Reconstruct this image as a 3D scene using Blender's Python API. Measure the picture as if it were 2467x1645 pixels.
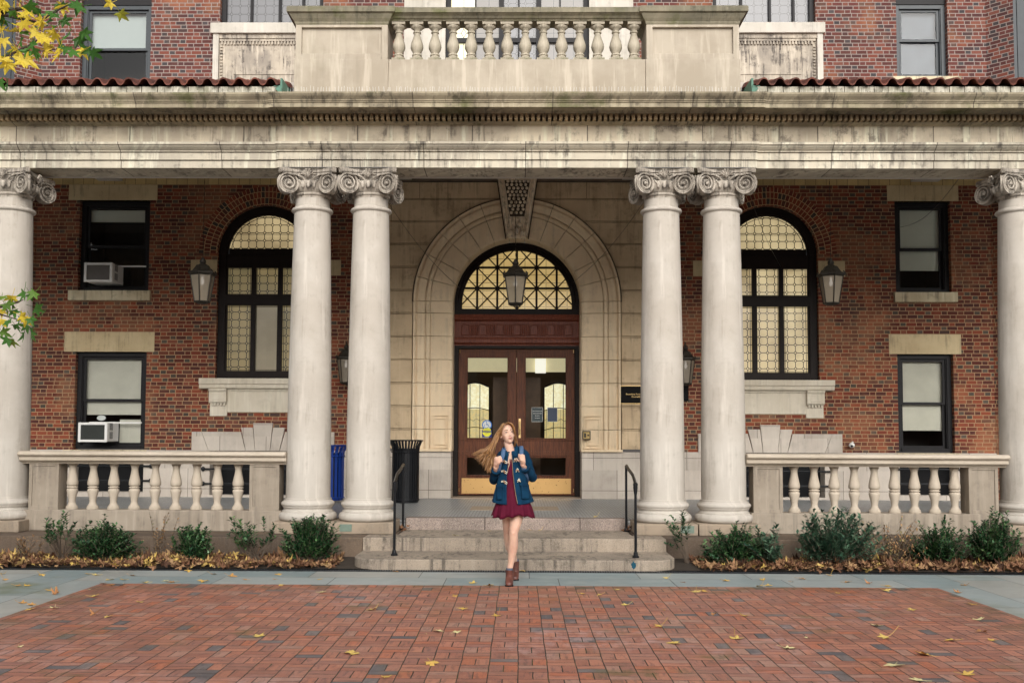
import bpy, bmesh, math, random
from mathutils import Vector, Matrix, noise as mnoise
R = math.radians; PI = math.pi
for o in list(bpy.data.objects): bpy.data.objects.remove(o)
C = bpy.context.scene.collection
S = bpy.context.scene

# ------------------------------------------------------------ camera
# world: X along the facade, Y into the building, Z up, metres. Camera at the origin, 1.575 m up.
cam = bpy.data.cameras.new('camera'); camo = bpy.data.objects.new('camera', cam); C.objects.link(camo)
S.camera = camo
_p, _y, _r = 0.0570088, 0.0113187, 0.00394
_f = Vector((-math.sin(_y)*math.cos(_p), math.cos(_y)*math.cos(_p), math.sin(_p)))
_rt = Vector((math.cos(_y), math.sin(_y), 0)); _up = _rt.cross(_f)
_r2 = _rt*math.cos(_r) + _up*math.sin(_r); _u2 = -_rt*math.sin(_r) + _up*math.cos(_r)
camo.matrix_world = Matrix(((_r2.x, _u2.x, -_f.x, 0), (_r2.y, _u2.y, -_f.y, 0), (_r2.z, _u2.z, -_f.z, 1.5752), (0, 0, 0, 1)))
cam.sensor_width = 36; cam.lens = 2406.16/2467*36
cam.shift_x = (1233.5-1222.88)/2467; cam.shift_y = (922.68-822.5)/2467
cam.clip_end = 600; cam.clip_start = .1
cam.dof.use_dof = True; cam.dof.focus_distance = 11.2; cam.dof.aperture_fstop = 7.0

# ------------------------------------------------------------ sky, sun, exposure (overcast daylight)
w = bpy.data.worlds.new('World'); S.world = w; w.use_nodes = True
nt = w.node_tree; nt.nodes.clear()
sky = nt.nodes.new('ShaderNodeTexSky'); sky.sky_type = 'NISHITA'; sky.sun_disc = False
sky.sun_elevation = R(27); sky.sun_rotation = R(172); sky.air_density = 1.0; sky.dust_density = 4.0; sky.ozone_density = 1.0
hs = nt.nodes.new('ShaderNodeHueSaturation'); hs.inputs['Saturation'].default_value = .22
bg = nt.nodes.new('ShaderNodeBackground'); bg.inputs['Strength'].default_value = .135
wo = nt.nodes.new('ShaderNodeOutputWorld')
nt.links.new(sky.outputs[0], hs.inputs['Color']); nt.links.new(hs.outputs[0], bg.inputs['Color']); nt.links.new(bg.outputs[0], wo.inputs[0])
sun = bpy.data.lights.new('sun', 'SUN'); sun.energy = 1.6; sun.angle = R(50); sun.color = (1, .965, .91)
so = bpy.data.objects.new('sun', sun); C.objects.link(so)
# the sky's sun_rotation is measured from +Y clockwise seen from above: 172 deg = behind the camera, slightly right
_az = R(172); _el = R(27)
_d = Vector((math.sin(_az)*math.cos(_el), math.cos(_az)*math.cos(_el), math.sin(_el)))
so.rotation_euler = _d.to_track_quat('Z', 'Y').to_euler()
S.view_settings.view_transform = 'Standard'; S.view_settings.look = 'None'
S.view_settings.exposure = 0.38; S.view_settings.gamma = 1
S.render.engine = 'CYCLES'
S.cycles.max_bounces = 7; S.cycles.diffuse_bounces = 4; S.cycles.glossy_bounces = 3; S.cycles.transparent_max_bounces = 12

# ------------------------------------------------------------ node helper
class V:
    def __init__(s, m, sock): s.m = m; s.s = sock
    def _op(s, op, *a):
        n = s.m.nt.nodes.new('ShaderNodeMath'); n.operation = op
        for i, x in enumerate((s,)+a):
            if isinstance(x, V): s.m.nt.links.new(x.s, n.inputs[i])
            else: n.inputs[i].default_value = x
        return V(s.m, n.outputs[0])
    def __add__(s, o): return s._op('ADD', o)
    __radd__ = __add__
    def __mul__(s, o): return s._op('MULTIPLY', o)
    __rmul__ = __mul__
    def __sub__(s, o): return s._op('SUBTRACT', o)
    def __rsub__(s, o): return (s*-1)+o
    def __truediv__(s, o): return s._op('DIVIDE', o)
    def __gt__(s, o): return s._op('GREATER_THAN', o)
    def __lt__(s, o): return s._op('LESS_THAN', o)
    def floor(s): return s._op('FLOOR')
    def fract(s): return s._op('FRACT')
    def abs(s): return s._op('ABSOLUTE')
    def max(s, o): return s._op('MAXIMUM', o)
    def min(s, o): return s._op('MINIMUM', o)
    def mod2(s): return (s*.5).fract()*2      # 0 or 1 for whole numbers
    def ss(s, a, b):                          # smoothstep a..b -> 0..1
        n = s.m.nt.nodes.new('ShaderNodeMapRange'); n.interpolation_type = 'SMOOTHSTEP'
        s.m.nt.links.new(s.s, n.inputs[0]); n.inputs[1].default_value = a; n.inputs[2].default_value = b
        return V(s.m, n.outputs[0])
class M:
    def __init__(s, name, rough=.8, metal=0., spec=.3):
        s.mat = bpy.data.materials.new(name); s.mat.use_nodes = True; s.nt = s.mat.node_tree
        s.b = s.nt.nodes['Principled BSDF']; s.out = s.nt.nodes['Material Output']
        s.b.inputs['Roughness'].default_value = rough; s.b.inputs['Metallic'].default_value = metal
        s.b.inputs['Specular IOR Level'].default_value = spec
        s._uv = None; s._tc = None
    def uv(s):
        if not s._uv:
            n = s.nt.nodes.new('ShaderNodeUVMap'); x = s.nt.nodes.new('ShaderNodeSeparateXYZ'); s.nt.links.new(n.outputs[0], x.inputs[0])
            s._uv = (V(s, x.outputs[0]), V(s, x.outputs[1]))
        return s._uv
    def tc(s):
        if not s._tc: s._tc = s.nt.nodes.new('ShaderNodeTexCoord')
        return s._tc
    def obj(s): return V(s, s.tc().outputs['Object'])
    def xyz(s, x, y, z=0.):
        n = s.nt.nodes.new('ShaderNodeCombineXYZ')
        for i, q in enumerate((x, y, z)):
            if isinstance(q, V): s.nt.links.new(q.s, n.inputs[i])
            else: n.inputs[i].default_value = q
        return V(s, n.outputs[0])
    def sep(s, v):
        x = s.nt.nodes.new('ShaderNodeSeparateXYZ'); s.nt.links.new(v.s, x.inputs[0]); return [V(s, o) for o in x.outputs]
    def noise(s, scale, detail=3, rough=.55, vec=None, dist=0.):
        n = s.nt.nodes.new('ShaderNodeTexNoise'); n.inputs['Scale'].default_value = scale
        n.inputs['Detail'].default_value = detail; n.inputs['Roughness'].default_value = rough; n.inputs['Distortion'].default_value = dist
        s.nt.links.new((vec or s.obj()).s, n.inputs['Vector']); return V(s, n.outputs[0])
    def vor(s, scale, vec=None, out='Distance'):
        n = s.nt.nodes.new('ShaderNodeTexVoronoi'); n.inputs['Scale'].default_value = scale
        s.nt.links.new((vec or s.obj()).s, n.inputs['Vector']); return V(s, n.outputs[out])
    def white(s, a, b=0., c=0.):
        n = s.nt.nodes.new('ShaderNodeTexWhiteNoise'); n.noise_dimensions = '3D'
        s.nt.links.new(s.xyz(a, b, c).s, n.inputs['Vector']); return V(s, n.outputs[0])
    def rnd(s):
        n = s.nt.nodes.new('ShaderNodeObjectInfo'); return V(s, n.outputs['Random'])
    def mix(s, a, b, f, mode='MIX'):
        n = s.nt.nodes.new('ShaderNodeMix'); n.data_type = 'RGBA'; n.blend_type = mode; n.clamp_factor = True
        for q, i in ((f, 0), (a, 6), (b, 7)):
            if isinstance(q, V): s.nt.links.new(q.s, n.inputs[i])
            elif i == 0: n.inputs[0].default_value = q
            else: n.inputs[i].default_value = (*q, 1)
        return V(s, n.outputs[2])
    def ramp(s, f, stops, const=False):
        n = s.nt.nodes.new('ShaderNodeValToRGB'); s.nt.links.new(f.s, n.inputs[0]); e = n.color_ramp
        if const: e.interpolation = 'CONSTANT'
        while len(e.elements) < len(stops): e.elements.new(.5)
        for el, (p, c) in zip(e.elements, stops): el.position = p; el.color = (*c, 1)
        return V(s, n.outputs[0])
    def color(s, c):
        if isinstance(c, V): s.nt.links.new(c.s, s.b.inputs['Base Color'])
        else: s.b.inputs['Base Color'].default_value = (*c, 1)
        return s
    def rough(s, v): s.nt.links.new(v.s, s.b.inputs['Roughness']); return s
    def bump(s, h, strength=.5, dist=.01):
        n = s.nt.nodes.new('ShaderNodeBump'); n.inputs['Strength'].default_value = strength; n.inputs['Distance'].default_value = dist
        s.nt.links.new(h.s, n.inputs['Height']); s.nt.links.new(n.outputs[0], s.b.inputs['Normal']); return s
    def emit(s, c, k):
        if isinstance(c, V): s.nt.links.new(c.s, s.b.inputs['Emission Color'])
        else: s.b.inputs['Emission Color'].default_value = (*c, 1)
        if isinstance(k, V): s.nt.links.new(k.s, s.b.inputs['Emission Strength'])
        else: s.b.inputs['Emission Strength'].default_value = k
        return s
def srgb(r, g, b):
    f = lambda c: (c/255/12.92 if c <= 10 else ((c/255+.055)/1.055)**2.4)
    return (f(r), f(g), f(b))

# ------------------------------------------------------------ mesh helper
class MB:
    def __init__(s): s.v = []; s.f = []; s.uvs = {}; s.mi = []; s.cur = 0
    def add(s, vs, fs, uv=None):
        o = len(s.v); s.v += [tuple(x) for x in vs]
        for k, f in enumerate(fs):
            s.f.append(tuple(i+o for i in f)); s.mi.append(s.cur)
            if uv: s.uvs[len(s.f)-1] = [uv[i] for i in f]
        return s
    def quad(s, a, b, c, d, uv=None): return s.add([a, b, c, d], [(0, 1, 2, 3)], uv)
    def box(s, x0, x1, y0, y1, z0, z1):
        v = [(x, y, z) for x in (x0, x1) for y in (y0, y1) for z in (z0, z1)]
        return s.add(v, [(0, 1, 3, 2), (4, 6, 7, 5), (0, 4, 5, 1), (2, 3, 7, 6), (0, 2, 6, 4), (1, 5, 7, 3)])
    def rbox(s, cx, cy, cz, sx, sy, sz, rz=0., rx=0., ry=0.):
        mt = Matrix.Translation((cx, cy, cz)) @ Matrix.Rotation(rz, 4, 'Z') @ Matrix.Rotation(ry, 4, 'Y') @ Matrix.Rotation(rx, 4, 'X')
        v = [mt @ Vector((x*sx/2, y*sy/2, z*sz/2)) for x in (-1, 1) for y in (-1, 1) for z in (-1, 1)]
        return s.add(v, [(0, 1, 3, 2), (4, 6, 7, 5), (0, 4, 5, 1), (2, 3, 7, 6), (0, 2, 6, 4), (1, 5, 7, 3)])
    def prof_x(s, pts, x0, x1, cap=True):      # closed (y,z) outline swept along X
        n = len(pts); v = [(x0, y, z) for y, z in pts] + [(x1, y, z) for y, z in pts]
        f = [(i, (i+1) % n, n+(i+1) % n, n+i) for i in range(n)]
        if cap: f += [tuple(range(n))[::-1], tuple(range(n, 2*n))]
        return s.add(v, f)
    def prism_y(s, pts, y0, y1, cap=True):     # closed (x,z) outline swept along Y
        n = len(pts); v = [(x, y0, z) for x, z in pts] + [(x, y1, z) for x, z in pts]
        f = [(i, (i+1) % n, n+(i+1) % n, n+i) for i in range(n)]
        if cap: f += [tuple(range(n)), tuple(range(n, 2*n))[::-1]]
        return s.add(v, f)
    def prism_z(s, pts, z0, z1):
        n = len(pts); v = [(x, y, z0) for x, y in pts] + [(x, y, z1) for x, y in pts]
        f = [(i, (i+1) % n, n+(i+1) % n, n+i) for i in range(n)] + [tuple(range(n))[::-1], tuple(range(n, 2*n))]
        return s.add(v, f)
    def lathe(s, prof, c=(0, 0, 0), n=32, fn=None, sx=1., sy=1.):   # prof: (r,z) rising
        v = []
        for r, z in prof:
            for i in range(n):
                a = 2*PI*i/n; rr = fn(r, z, a) if fn else r
                v.append((c[0]+rr*math.cos(a)*sx, c[1]+rr*math.sin(a)*sy, c[2]+z))
        f = [(j*n+i, j*n+(i+1) % n, (j+1)*n+(i+1) % n, (j+1)*n+i) for j in range(len(prof)-1) for i in range(n)]
        k = len(prof)-1
        f += [tuple(range(n))[::-1], tuple(range(k*n, k*n+n))]
        return s.add(v, f)
    def tube(s, pts, rad, n=8, cap=True):
        pts = [Vector(p) for p in pts]; m = len(pts)
        if not isinstance(rad, (list, tuple)): rad = [rad]*m
        v = []; ref = None
        for i, p in enumerate(pts):
            t = (pts[min(i+1, m-1)]-pts[max(i-1, 0)])
            t = t.normalized() if t.length > 1e-9 else Vector((0, 0, 1))
            if ref is None: ref = t.orthogonal().normalized()
            ref = (ref-t*ref.dot(t))
            ref = ref.normalized() if ref.length > 1e-6 else t.orthogonal().normalized()
            b = t.cross(ref)
            for k in range(n):
                a = 2*PI*k/n; v.append(p+(ref*math.cos(a)+b*math.sin(a))*rad[i])
        f = [(j*n+i, j*n+(i+1) % n, (j+1)*n+(i+1) % n, (j+1)*n+i) for j in range(m-1) for i in range(n)]
        if cap: f += [tuple(range(n))[::-1], tuple(range((m-1)*n, m*n))]
        return s.add(v, f)
    def ell(s, c, r, n=16, m=10, rot=None):    # ellipsoid
        v = []; rot = rot or Matrix.Identity(3); c = Vector(c)
        for j in range(m+1):
            t = PI*j/m
            for i in range(n):
                a = 2*PI*i/n
                v.append(c+rot @ Vector((r[0]*math.sin(t)*math.cos(a), r[1]*math.sin(t)*math.sin(a), r[2]*math.cos(t))))
        f = [(j*n+i, (j+1)*n+i, (j+1)*n+(i+1) % n, j*n+(i+1) % n) for j in range(m) for i in range(n)]
        return s.add(v, f)
    def arc_strip(s, cx, cz, prof, a0, a1, n, uvs=1.):   # prof: (r,y) closed outline swept round the arch centre
        k = len(prof); v = []; uv = []
        L = [0.]
        for q in range(1, k+1): L.append(L[-1]+math.dist(prof[q-1], prof[q % k]))
        for i in range(n+1):
            a = a0+(a1-a0)*i/n
            for r, y in prof: v.append((cx+r*math.cos(a), y, cz+r*math.sin(a)))
        for i in range(n):
            for q in range(k):
                q2 = (q+1) % k
                idx = (i*k+q, i*k+q2, (i+1)*k+q2, (i+1)*k+q)
                aa = a0+(a1-a0)*i/n; ab = a0+(a1-a0)*(i+1)/n
                rm = prof[q][0]*uvs if uvs else 1
                r0 = 1.0
                s.add([v[j] for j in idx], [(0, 1, 2, 3)], [(aa*r0, prof[q][0]), (aa*r0, prof[q2][0]), (ab*r0, prof[q2][0]), (ab*r0, prof[q][0])])
        s.add(v[:k], [tuple(range(k))]); s.add(v[-k:], [tuple(range(k))[::-1]])
        return s
    def build(s, name, mats, parent=None, smooth=None, off=(0, 0, 0), tidy=True):
        me = bpy.data.meshes.new(name)
        ox, oy, oz = off
        me.from_pydata([(x-ox, y-oy, z-oz) for x, y, z in s.v], [], s.f)
        ms = mats if isinstance(mats, (list, tuple)) else [mats]
        for m in ms: me.materials.append(m.mat if isinstance(m, M) else m)
        me.polygons.foreach_set('material_index', s.mi)
        if tidy and not s.uvs:
            bm = bmesh.new(); bm.from_mesh(me)
            bmesh.ops.remove_doubles(bm, verts=bm.verts, dist=1e-5)
            bmesh.ops.recalc_face_normals(bm, faces=bm.faces); bm.to_mesh(me); bm.free()
        elif s.uvs and tidy:
            pass
        uvl = me.uv_layers.new(name='UVMap'); data = uvl.data
        for p in me.polygons:
            n = p.normal
            if p.index in s.uvs:
                for li, u in zip(p.loop_indices, s.uvs[p.index]): data[li].uv = u
                continue
            if abs(n.z) < .8:
                l = math.hypot(n.x, n.y) or 1; tx, ty = -n.y/l, n.x/l
                for li in p.loop_indices:
                    c = me.vertices[me.loops[li].vertex_index].co
                    data[li].uv = ((c.x+ox)*tx+(c.y+oy)*ty, c.z+oz)
            else:
                for li in p.loop_indices:
                    c = me.vertices[me.loops[li].vertex_index].co
                    data[li].uv = (c.x+ox, c.y+oy)
        if smooth is not None:
            me.shade_smooth(); me.set_sharp_from_angle(angle=R(smooth))
        o = bpy.data.objects.new(name, me); C.objects.link(o)
        if parent is not None: o.parent = parent
        elif off != (0, 0, 0): o.location = off
        return o
def pieces(mb):
    # one mesh helper per group of faces that touch or overlap
    par = list(range(len(mb.f))); 
    def fd(i):
        while par[i] != i: par[i] = par[par[i]]; i = par[i]
        return i
    own = {}
    for k, f in enumerate(mb.f):
        for i in f:
            if i in own: par[fd(k)] = fd(own[i])
            else: own[i] = k
    gr = {}
    for k in range(len(mb.f)): gr.setdefault(fd(k), []).append(k)
    G = []
    for fs in gr.values():
        ii = {i for k in fs for i in mb.f[k]}; P = [mb.v[i] for i in ii]
        G.append([fs, [min(p[a] for p in P)-1e-3 for a in range(3)], [max(p[a] for p in P)+1e-3 for a in range(3)]])
    ch = True
    while ch:
        ch = False
        for i in range(len(G)):
            for j in range(len(G)-1, i, -1):
                if all(G[i][1][a] <= G[j][2][a] and G[j][1][a] <= G[i][2][a] for a in range(3)):
                    G[i] = [G[i][0]+G[j][0], [min(G[i][1][a], G[j][1][a]) for a in range(3)], [max(G[i][2][a], G[j][2][a]) for a in range(3)]]; G.pop(j); ch = True
    out = []
    for fs, _, _ in G:
        m = MB()
        for k in sorted(fs): m.add([mb.v[i] for i in mb.f[k]], [tuple(range(len(mb.f[k])))], mb.uvs.get(k)) 
        out.append(m)
    return out
def thing(name, label, cat, loc=(0, 0, 0), rz=0., group=None):
    o = bpy.data.objects.new(name, None); C.objects.link(o); o.location = loc; o.rotation_euler = (0, 0, rz); o.empty_display_size = .2
    o['label'] = label; o['category'] = cat
    if group: o['group'] = group
    return o
def tag(o, label=None, cat=None, group=None, kind=None):
    for k, v in (('label', label), ('category', cat), ('group', group), ('kind', kind)):
        if v: o[k] = v
    return o
def copy_tree(o, parent=None):
    c = o.copy(); C.objects.link(c); c.parent = parent
    for ch in list(o.children): copy_tree(ch, c)
    return c
# ------------------------------------------------------------ materials
def brick_mat(name, mortar, tones, dark, pdark, course=.0745, mod=.315, hdr=.36, jw=.0045):
    m = M(name, .88, spec=.2); u, v = m.uv()
    wob = m.noise(3.1, 2)
    v2 = v + (wob-.5)*.010; u2 = u + (m.noise(9., 2)-.5)*.012
    row = (v2/course).floor(); fv = (v2/course).fract()
    uu = u2/mod + row.mod2()*.5 + m.white(row, 3.)*.22
    cell = uu.floor(); fu = uu.fract(); ish = fu < hdr
    # distance (in metres) to the nearest joint
    dh = fu.min((fu-hdr).abs()).min(1-fu)*mod; dv = fv.min(1-fv)*course
    d = dh.min(dv)
    idn = cell*2+ish
    r1 = m.white(idn, row, 1.); r2 = m.white(idn, row, 2.)
    c = m.ramp(r1, [(i/len(tones), t) for i, t in enumerate(tones)], True)
    isdark = (r2 < pdark)*(ish*.8+.2)
    c = m.mix(c, m.mix(dark, (dark[0]*1.6, dark[1]*1.5, dark[2]*1.5), r1), isdark > .5)
    c = m.mix(c, m.mix(c, dark, .55), (r2 > .93)*(1-ish))
    c = m.mix(c, (.0, .0, .0), m.noise(60., 3)*.5-.08)
    big = m.noise(.7, 4, .6)
    c = m.mix(c, (.34, .15, .075), (big.ss(.48, .62))*.45)
    c = m.mix(c, (.06, .04, .035), (m.noise(1.3, 5, .7).ss(.50, .66))*.40)
    jo = 1-d.ss(jw, jw+.004)
    mort = m.mix(mortar, tuple(x*.62 for x in mortar), m.noise(25., 3))
    c = m.mix(c, mort, jo)
    m.color(c); m.bump((1-jo)*1.0+m.noise(90., 2)*.25, .6, .006)
    return m
B_wall = brick_mat('porch brick', (.42, .275, .155), [(.205, .049, .029), (.12, .032, .023), (.27, .070, .037), (.098, .034, .028), (.17, .050, .031), (.24, .080, .048)], (.075, .062, .050), .34)
B_up = brick_mat('upper brick', (.34, .28, .25), [(.155, .048, .038), (.105, .038, .034), (.20, .064, .045), (.09, .038, .037), (.14, .048, .042), (.21, .078, .058)], (.055, .05, .052), .36, mod=.32, jw=.0055)
def ring_mat():
    m = M('arch ring brick', .88, spec=.2); u, v = m.uv()      # u = angle, v = radius
    lay = (v/.122).floor(); fv = (v/.122).fract()
    uu = u*v/.078 ; uu = u*(lay*.122+.06)/.076+lay*.5
    cell = uu.floor(); fu = uu.fract()
    d = (fu.min(1-fu)*.076).min(fv.min(1-fv)*.122)
    r1 = m.white(cell, lay)
    c = m.ramp(r1, [(0, (.20, .05, .028)), (.2, (.14, .037, .025)), (.4, (.25, .065, .034)), (.62, (.06, .05, .042)), (.75, (.21, .07, .04)), (.9, (.11, .045, .032))], True)
    jo = 1-d.ss(.0035, .0075)
    c = m.mix(c, (0, 0, 0), m.noise(60., 3)*.45-.08)
    m.color(m.mix(c, (.50, .32, .17), jo)); m.bump(1-jo, .6, .006); return m
B_ring = ring_mat()

def stone(name, c1, c2, streak=.3, pale=.2, grime=.2, moss=0., joint=None, rough=.85, bump=.3, sc=1., speck=0., jcol=None, dark=(.05, .045, .04)):
    m = M(name, rough, spec=.25); u, v = m.uv(); ob = m.obj()
    x, y, z = m.sep(ob)
    c = m.mix(c1, c2, m.noise(1.3*sc, 5, .6).ss(.35, .65))
    st = m.noise(1., 4, .6, m.xyz(x*9.*sc+y*9., z*.7*sc, y*2.))
    if pale: c = m.mix(c, tuple(min(.8, q*1.35+.05) for q in c1), st.ss(.52, .66)*pale)
    st2 = m.noise(1., 4, .65, m.xyz(x*14.*sc+7.3, z*.9*sc, y*6.+3.))
    gr = m.noise(2.2*sc, 5, .7)
    if streak: c = m.mix(c, dark, st2.ss(.48, .64)*gr.ss(.40, .58)*streak)
    if grime: c = m.mix(c, dark, m.noise(5.*sc, 6, .75).ss(.50, .64)*gr.ss(.44, .58)*grime)
    if moss: c = m.mix(c, (.10, .11, .035), m.noise(1.9, 5, .7).ss(.52, .7)*moss)
    h = m.noise(40., 4, .6)*.4+m.noise(7., 4)*.5
    if speck:
        sp = m.noise(130., 2, .5)
        c = m.mix(c, (.06, .055, .05), sp.ss(.56, .66)*speck); c = m.mix(c, (.62, .56, .49), (1-sp.ss(.36, .44))*speck*.55)
        sp2 = m.noise(45., 3, .6); c = m.mix(c, (.10, .09, .08), sp2.ss(.55, .7)*speck*.6)
    if joint:
        jw, jh, off, jt = joint
        ph = (sum(map(ord, name)) % 17)/17.; row = (v/jh+.37).floor(); fv = (v/jh+.37).fract() if jh > 4 else (v/jh).fract(); uu = u/jw+row.mod2()*off+ph; fu = uu.fract(); cell = uu.floor()
        d = (fu.min(1-fu)*jw).min(fv.min(1-fv)*jh)
        jo = 1-d.ss(jt*.5, jt)
        c = m.mix(c, m.mix(c, (.0, .0, .0), .25), m.white(cell, row)*.8)
        c = m.mix(c, jcol or (.05, .04, .035), jo*.8); h = h-jo*1.5
    m.color(c); m.bump(h, bump, .006)
    return m
T_col = stone('column limestone', (.51, .47, .415), (.435, .39, .335), .30, .30, .15, sc=.8, bump=.12, dark=(.20, .165, .125))
T_cap = stone('capital stone', (.46, .41, .345), (.22, .19, .155), .8, .3, .9, sc=2.5, bump=.3, dark=(.07, .062, .055))
T_ent = stone('entablature limestone', (.64, .555, .42), (.42, .36, .275), .75, .5, .7, .1, joint=(1.62, 5., 0, .010), dark=(.12, .10, .08))
T_arc = stone('architrave limestone', (.60, .54, .425), (.42, .375, .30), .8, .5, .7, .08, joint=(1.43, 5., 0, .009), dark=(.13, .115, .10))
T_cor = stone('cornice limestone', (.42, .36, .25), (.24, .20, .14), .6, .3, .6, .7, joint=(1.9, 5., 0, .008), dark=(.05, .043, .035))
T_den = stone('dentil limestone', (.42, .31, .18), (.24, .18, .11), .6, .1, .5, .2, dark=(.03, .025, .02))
T_par = stone('parapet limestone', (.43, .375, .30), (.34, .29, .225), .15, .4, .06, .08, bump=.15, dark=(.16, .14, .11))
T_parcap = stone('parapet cap stone', (.25, .22, .155), (.155, .14, .10), .5, .2, .6, .7, dark=(.06, .06, .045))
T_balup = stone('mossy baluster stone', (.42, .37, .29), (.27, .24, .175), .3, .3, .3, .5, dark=(.08, .075, .06), sc=2.)
T_bal = stone('balustrade limestone', (.335, .285, .225), (.27, .225, .175), .25, .3, .2, bump=.12)
T_balu = stone('turned baluster limestone', (.50, .43, .345), (.43, .365, .285), .06, .1, .06, bump=.1)
T_ash = stone('ashlar limestone', (.60, .465, .305), (.48, .365, .235), .35, .15, .35, bump=.2, dark=(.12, .09, .06))
T_arch = stone('archivolt limestone', (.76, .61, .42), (.66, .52, .35), .2, .1, .2, bump=.15, dark=(.2, .15, .1))
T_key = stone('carved keystone', (.86, .74, .56), (.62, .51, .37), .5, .3, .5, sc=3, bump=.4)
T_lint = stone('lintel stone', (.56, .45, .27), (.47, .36, .21), .35, .1, .12)
T_pale = stone('pale sill stone', (.60, .54, .44), (.53, .47, .37), .15, .2, .1)
T_sill = stone('yellow sill stone', (.60, .52, .36), (.46, .38, .25), .5, .3, .35)
T_dado = stone('dado stone', (.56, .50, .43), (.48, .42, .36), .1, .1, .1, joint=(.9, .62, .5, .006))
T_white = stone('white trim', (.54, .50, .44), (.45, .42, .36), .2, .2, .15)
T_stainp = stone('stained panel stone', (.46, .40, .32), (.28, .245, .205), .9, .5, .7, sc=1.5, dark=(.07, .06, .055))
T_base = stone('brown base course', (.17, .122, .085), (.115, .083, .06), .25, .15, .35, speck=.15, joint=(1.75, 4., 0, .008))
T_gran = stone('grey granite steps', (.42, .345, .265), (.31, .255, .20), .8, .2, .55, speck=.5, joint=(40., 90., 0, .005), dark=(.09, .075, .06))
T_pink = stone('pink granite curb', (.38, .295, .25), (.26, .205, .175), .2, .2, .3, speck=.95, joint=(1.36, 9., 0, .01))
T_soffit = stone('soffit plaster', (.52, .48, .43), (.46, .42, .37), .0, .2, .15)
T_ptile = stone('cream wall tiles', (.62, .46, .21), (.5, .37, .17), .1, .1, .1, joint=(.205, .4, 0, .006), jcol=(.06, .045, .03))
T_ceil = stone('porch ceiling', (.66, .62, .55), (.60, .56, .49), 0, 0, .1)
T_plinth = stone('plinth stone', (.34, .27, .20), (.27, .215, .16), .2, .2, .25, .12)

def paver_mat():
    m = M('basketweave brick paving', .62, spec=.35); u, v = m.uv(); P = .2032
    x = u + (m.noise(1.6, 3)-.5)*.022 + (m.noise(14., 2)-.5)*.006; y = v + (m.noise(2.1, 3)-.5)*.018+(m.noise(17., 2)-.5)*.006
    cx = (x/P).floor(); cy = (y/P).floor(); fx = (x/P).fract(); fy = (y/P).fract()
    par = (cx+cy).mod2() > .5
    # par=1: two bricks side by side (split in x); par=0: split in y
    sx = fx > .5; sy = fy > .5
    hx = (fx*2).fract(); hy = (fy*2).fract()
    sub = par*sx+(1-par)*sy
    dx = (par*hx.min(1-hx)*.5+(1-par)*fx.min(1-fx))*P; dy = ((1-par)*hy.min(1-hy)*.5+par*fy.min(1-fy))*P
    d = dx.min(dy)
    r1 = m.white(cx, cy, sub+1); r2 = m.white(cx, cy, sub+5)
    c = m.ramp(r1, [(0, (.40, .165, .108)), (.16, (.345, .142, .098)), (.34, (.45, .19, .125)), (.5, (.38, .172, .122)), (.66, (.325, .148, .110)), (.8, (.44, .152, .086)), (.92, (.40, .215, .16))], True)
    c = m.mix(c, m.mix((.12, .11, .115), (.20, .165, .155), r1), (r2 > .94))
    st = m.noise(1., 5, .7, m.xyz(x*5., y*28.+r1*9., 0.)); st_b = m.noise(1., 5, .7, m.xyz(x*28.+r2*9., y*6., 3.))
    sm = m.mix(m.xyz(st, st, st), m.xyz(st_b, st_b, st_b), par); smx = m.sep(sm)[0]
    c = m.mix(c, (.10, .075, .07), smx.ss(.48, .62)*.5)
    c = m.mix(c, (.50, .27, .18), (1-smx.ss(.3, .45))*.35)
    pk = m.noise(.55, 5, .7, m.xyz(x, y, 4.)); c = m.mix(c, (.55, .36, .33), pk.ss(.53, .7)*m.noise(7., 4, .7).ss(.42, .62)*.55)
    ms = m.noise(.9, 5, .75, m.xyz(x, y, 9.)); c = m.mix(c, (.13, .105, .035), ms.ss(.52, .66)*m.noise(6., 4, .7).ss(.38, .62)*.6)
    edge = (((x+.01).abs()-4.5).max(y-10.95)).ss(-.75, .05); c = m.mix(c, (.09, .08, .03), edge*m.noise(4., 4, .7).ss(.4, .62)*.5)
    jw = m.noise(5., 3)*.0035+.0008
    jo = 1-(d-jw).ss(0., .0022)
    jc = m.mix((.030, .026, .021), (.045, .06, .015), m.noise(3., 3).ss(.5, .7))
    c = m.mix(c, jc, jo); m.color(c)
    m.bump((1-jo)*1.+m.noise(60., 3)*.3+r2*.35+smx*.2, .55, .006)
    m.rough(m.noise(1.2, 4).ss(.3, .7)*.3+.4)
    return m
G_pav = paver_mat()
def slate_mat():
    m = M('bluestone slabs', .5, spec=.4); u, v = m.uv()
    ed = u  # slab layout comes from the uv: u along, v across
    row = (v/.62).floor(); fv = (v/.62).fract(); uu = u/1.27+m.white(row, 7.)*.9; cell = uu.floor(); fu = uu.fract()
    d = (fu.min(1-fu)*1.27).min(fv.min(1-fv)*.62)
    r = m.white(cell, row)
    c = m.ramp(r, [(0, (.27, .32, .325)), (.25, (.33, .36, .35)), (.5, (.25, .305, .31)), (.7, (.34, .345, .32)), (.85, (.30, .34, .335))], True)
    c = m.mix(c, (.33, .35, .32), m.noise(2.5, 5, .7).ss(.5, .75)*.4)
    c = m.mix(c, (.13, .15, .07), m.noise(.8, 4, .6).ss(.52, .72)*((u.abs()) > 4.4)*.7)
    jo = 1-d.ss(.0025, .006); c = m.mix(c, (.05, .055, .05), jo)
    m.color(c); m.bump((1-jo)+m.noise(14., 4)*.2, .4, .005); m.rough(m.noise(2., 3).ss(.3, .7)*.25+.35); return m
G_slate = slate_mat()
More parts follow.
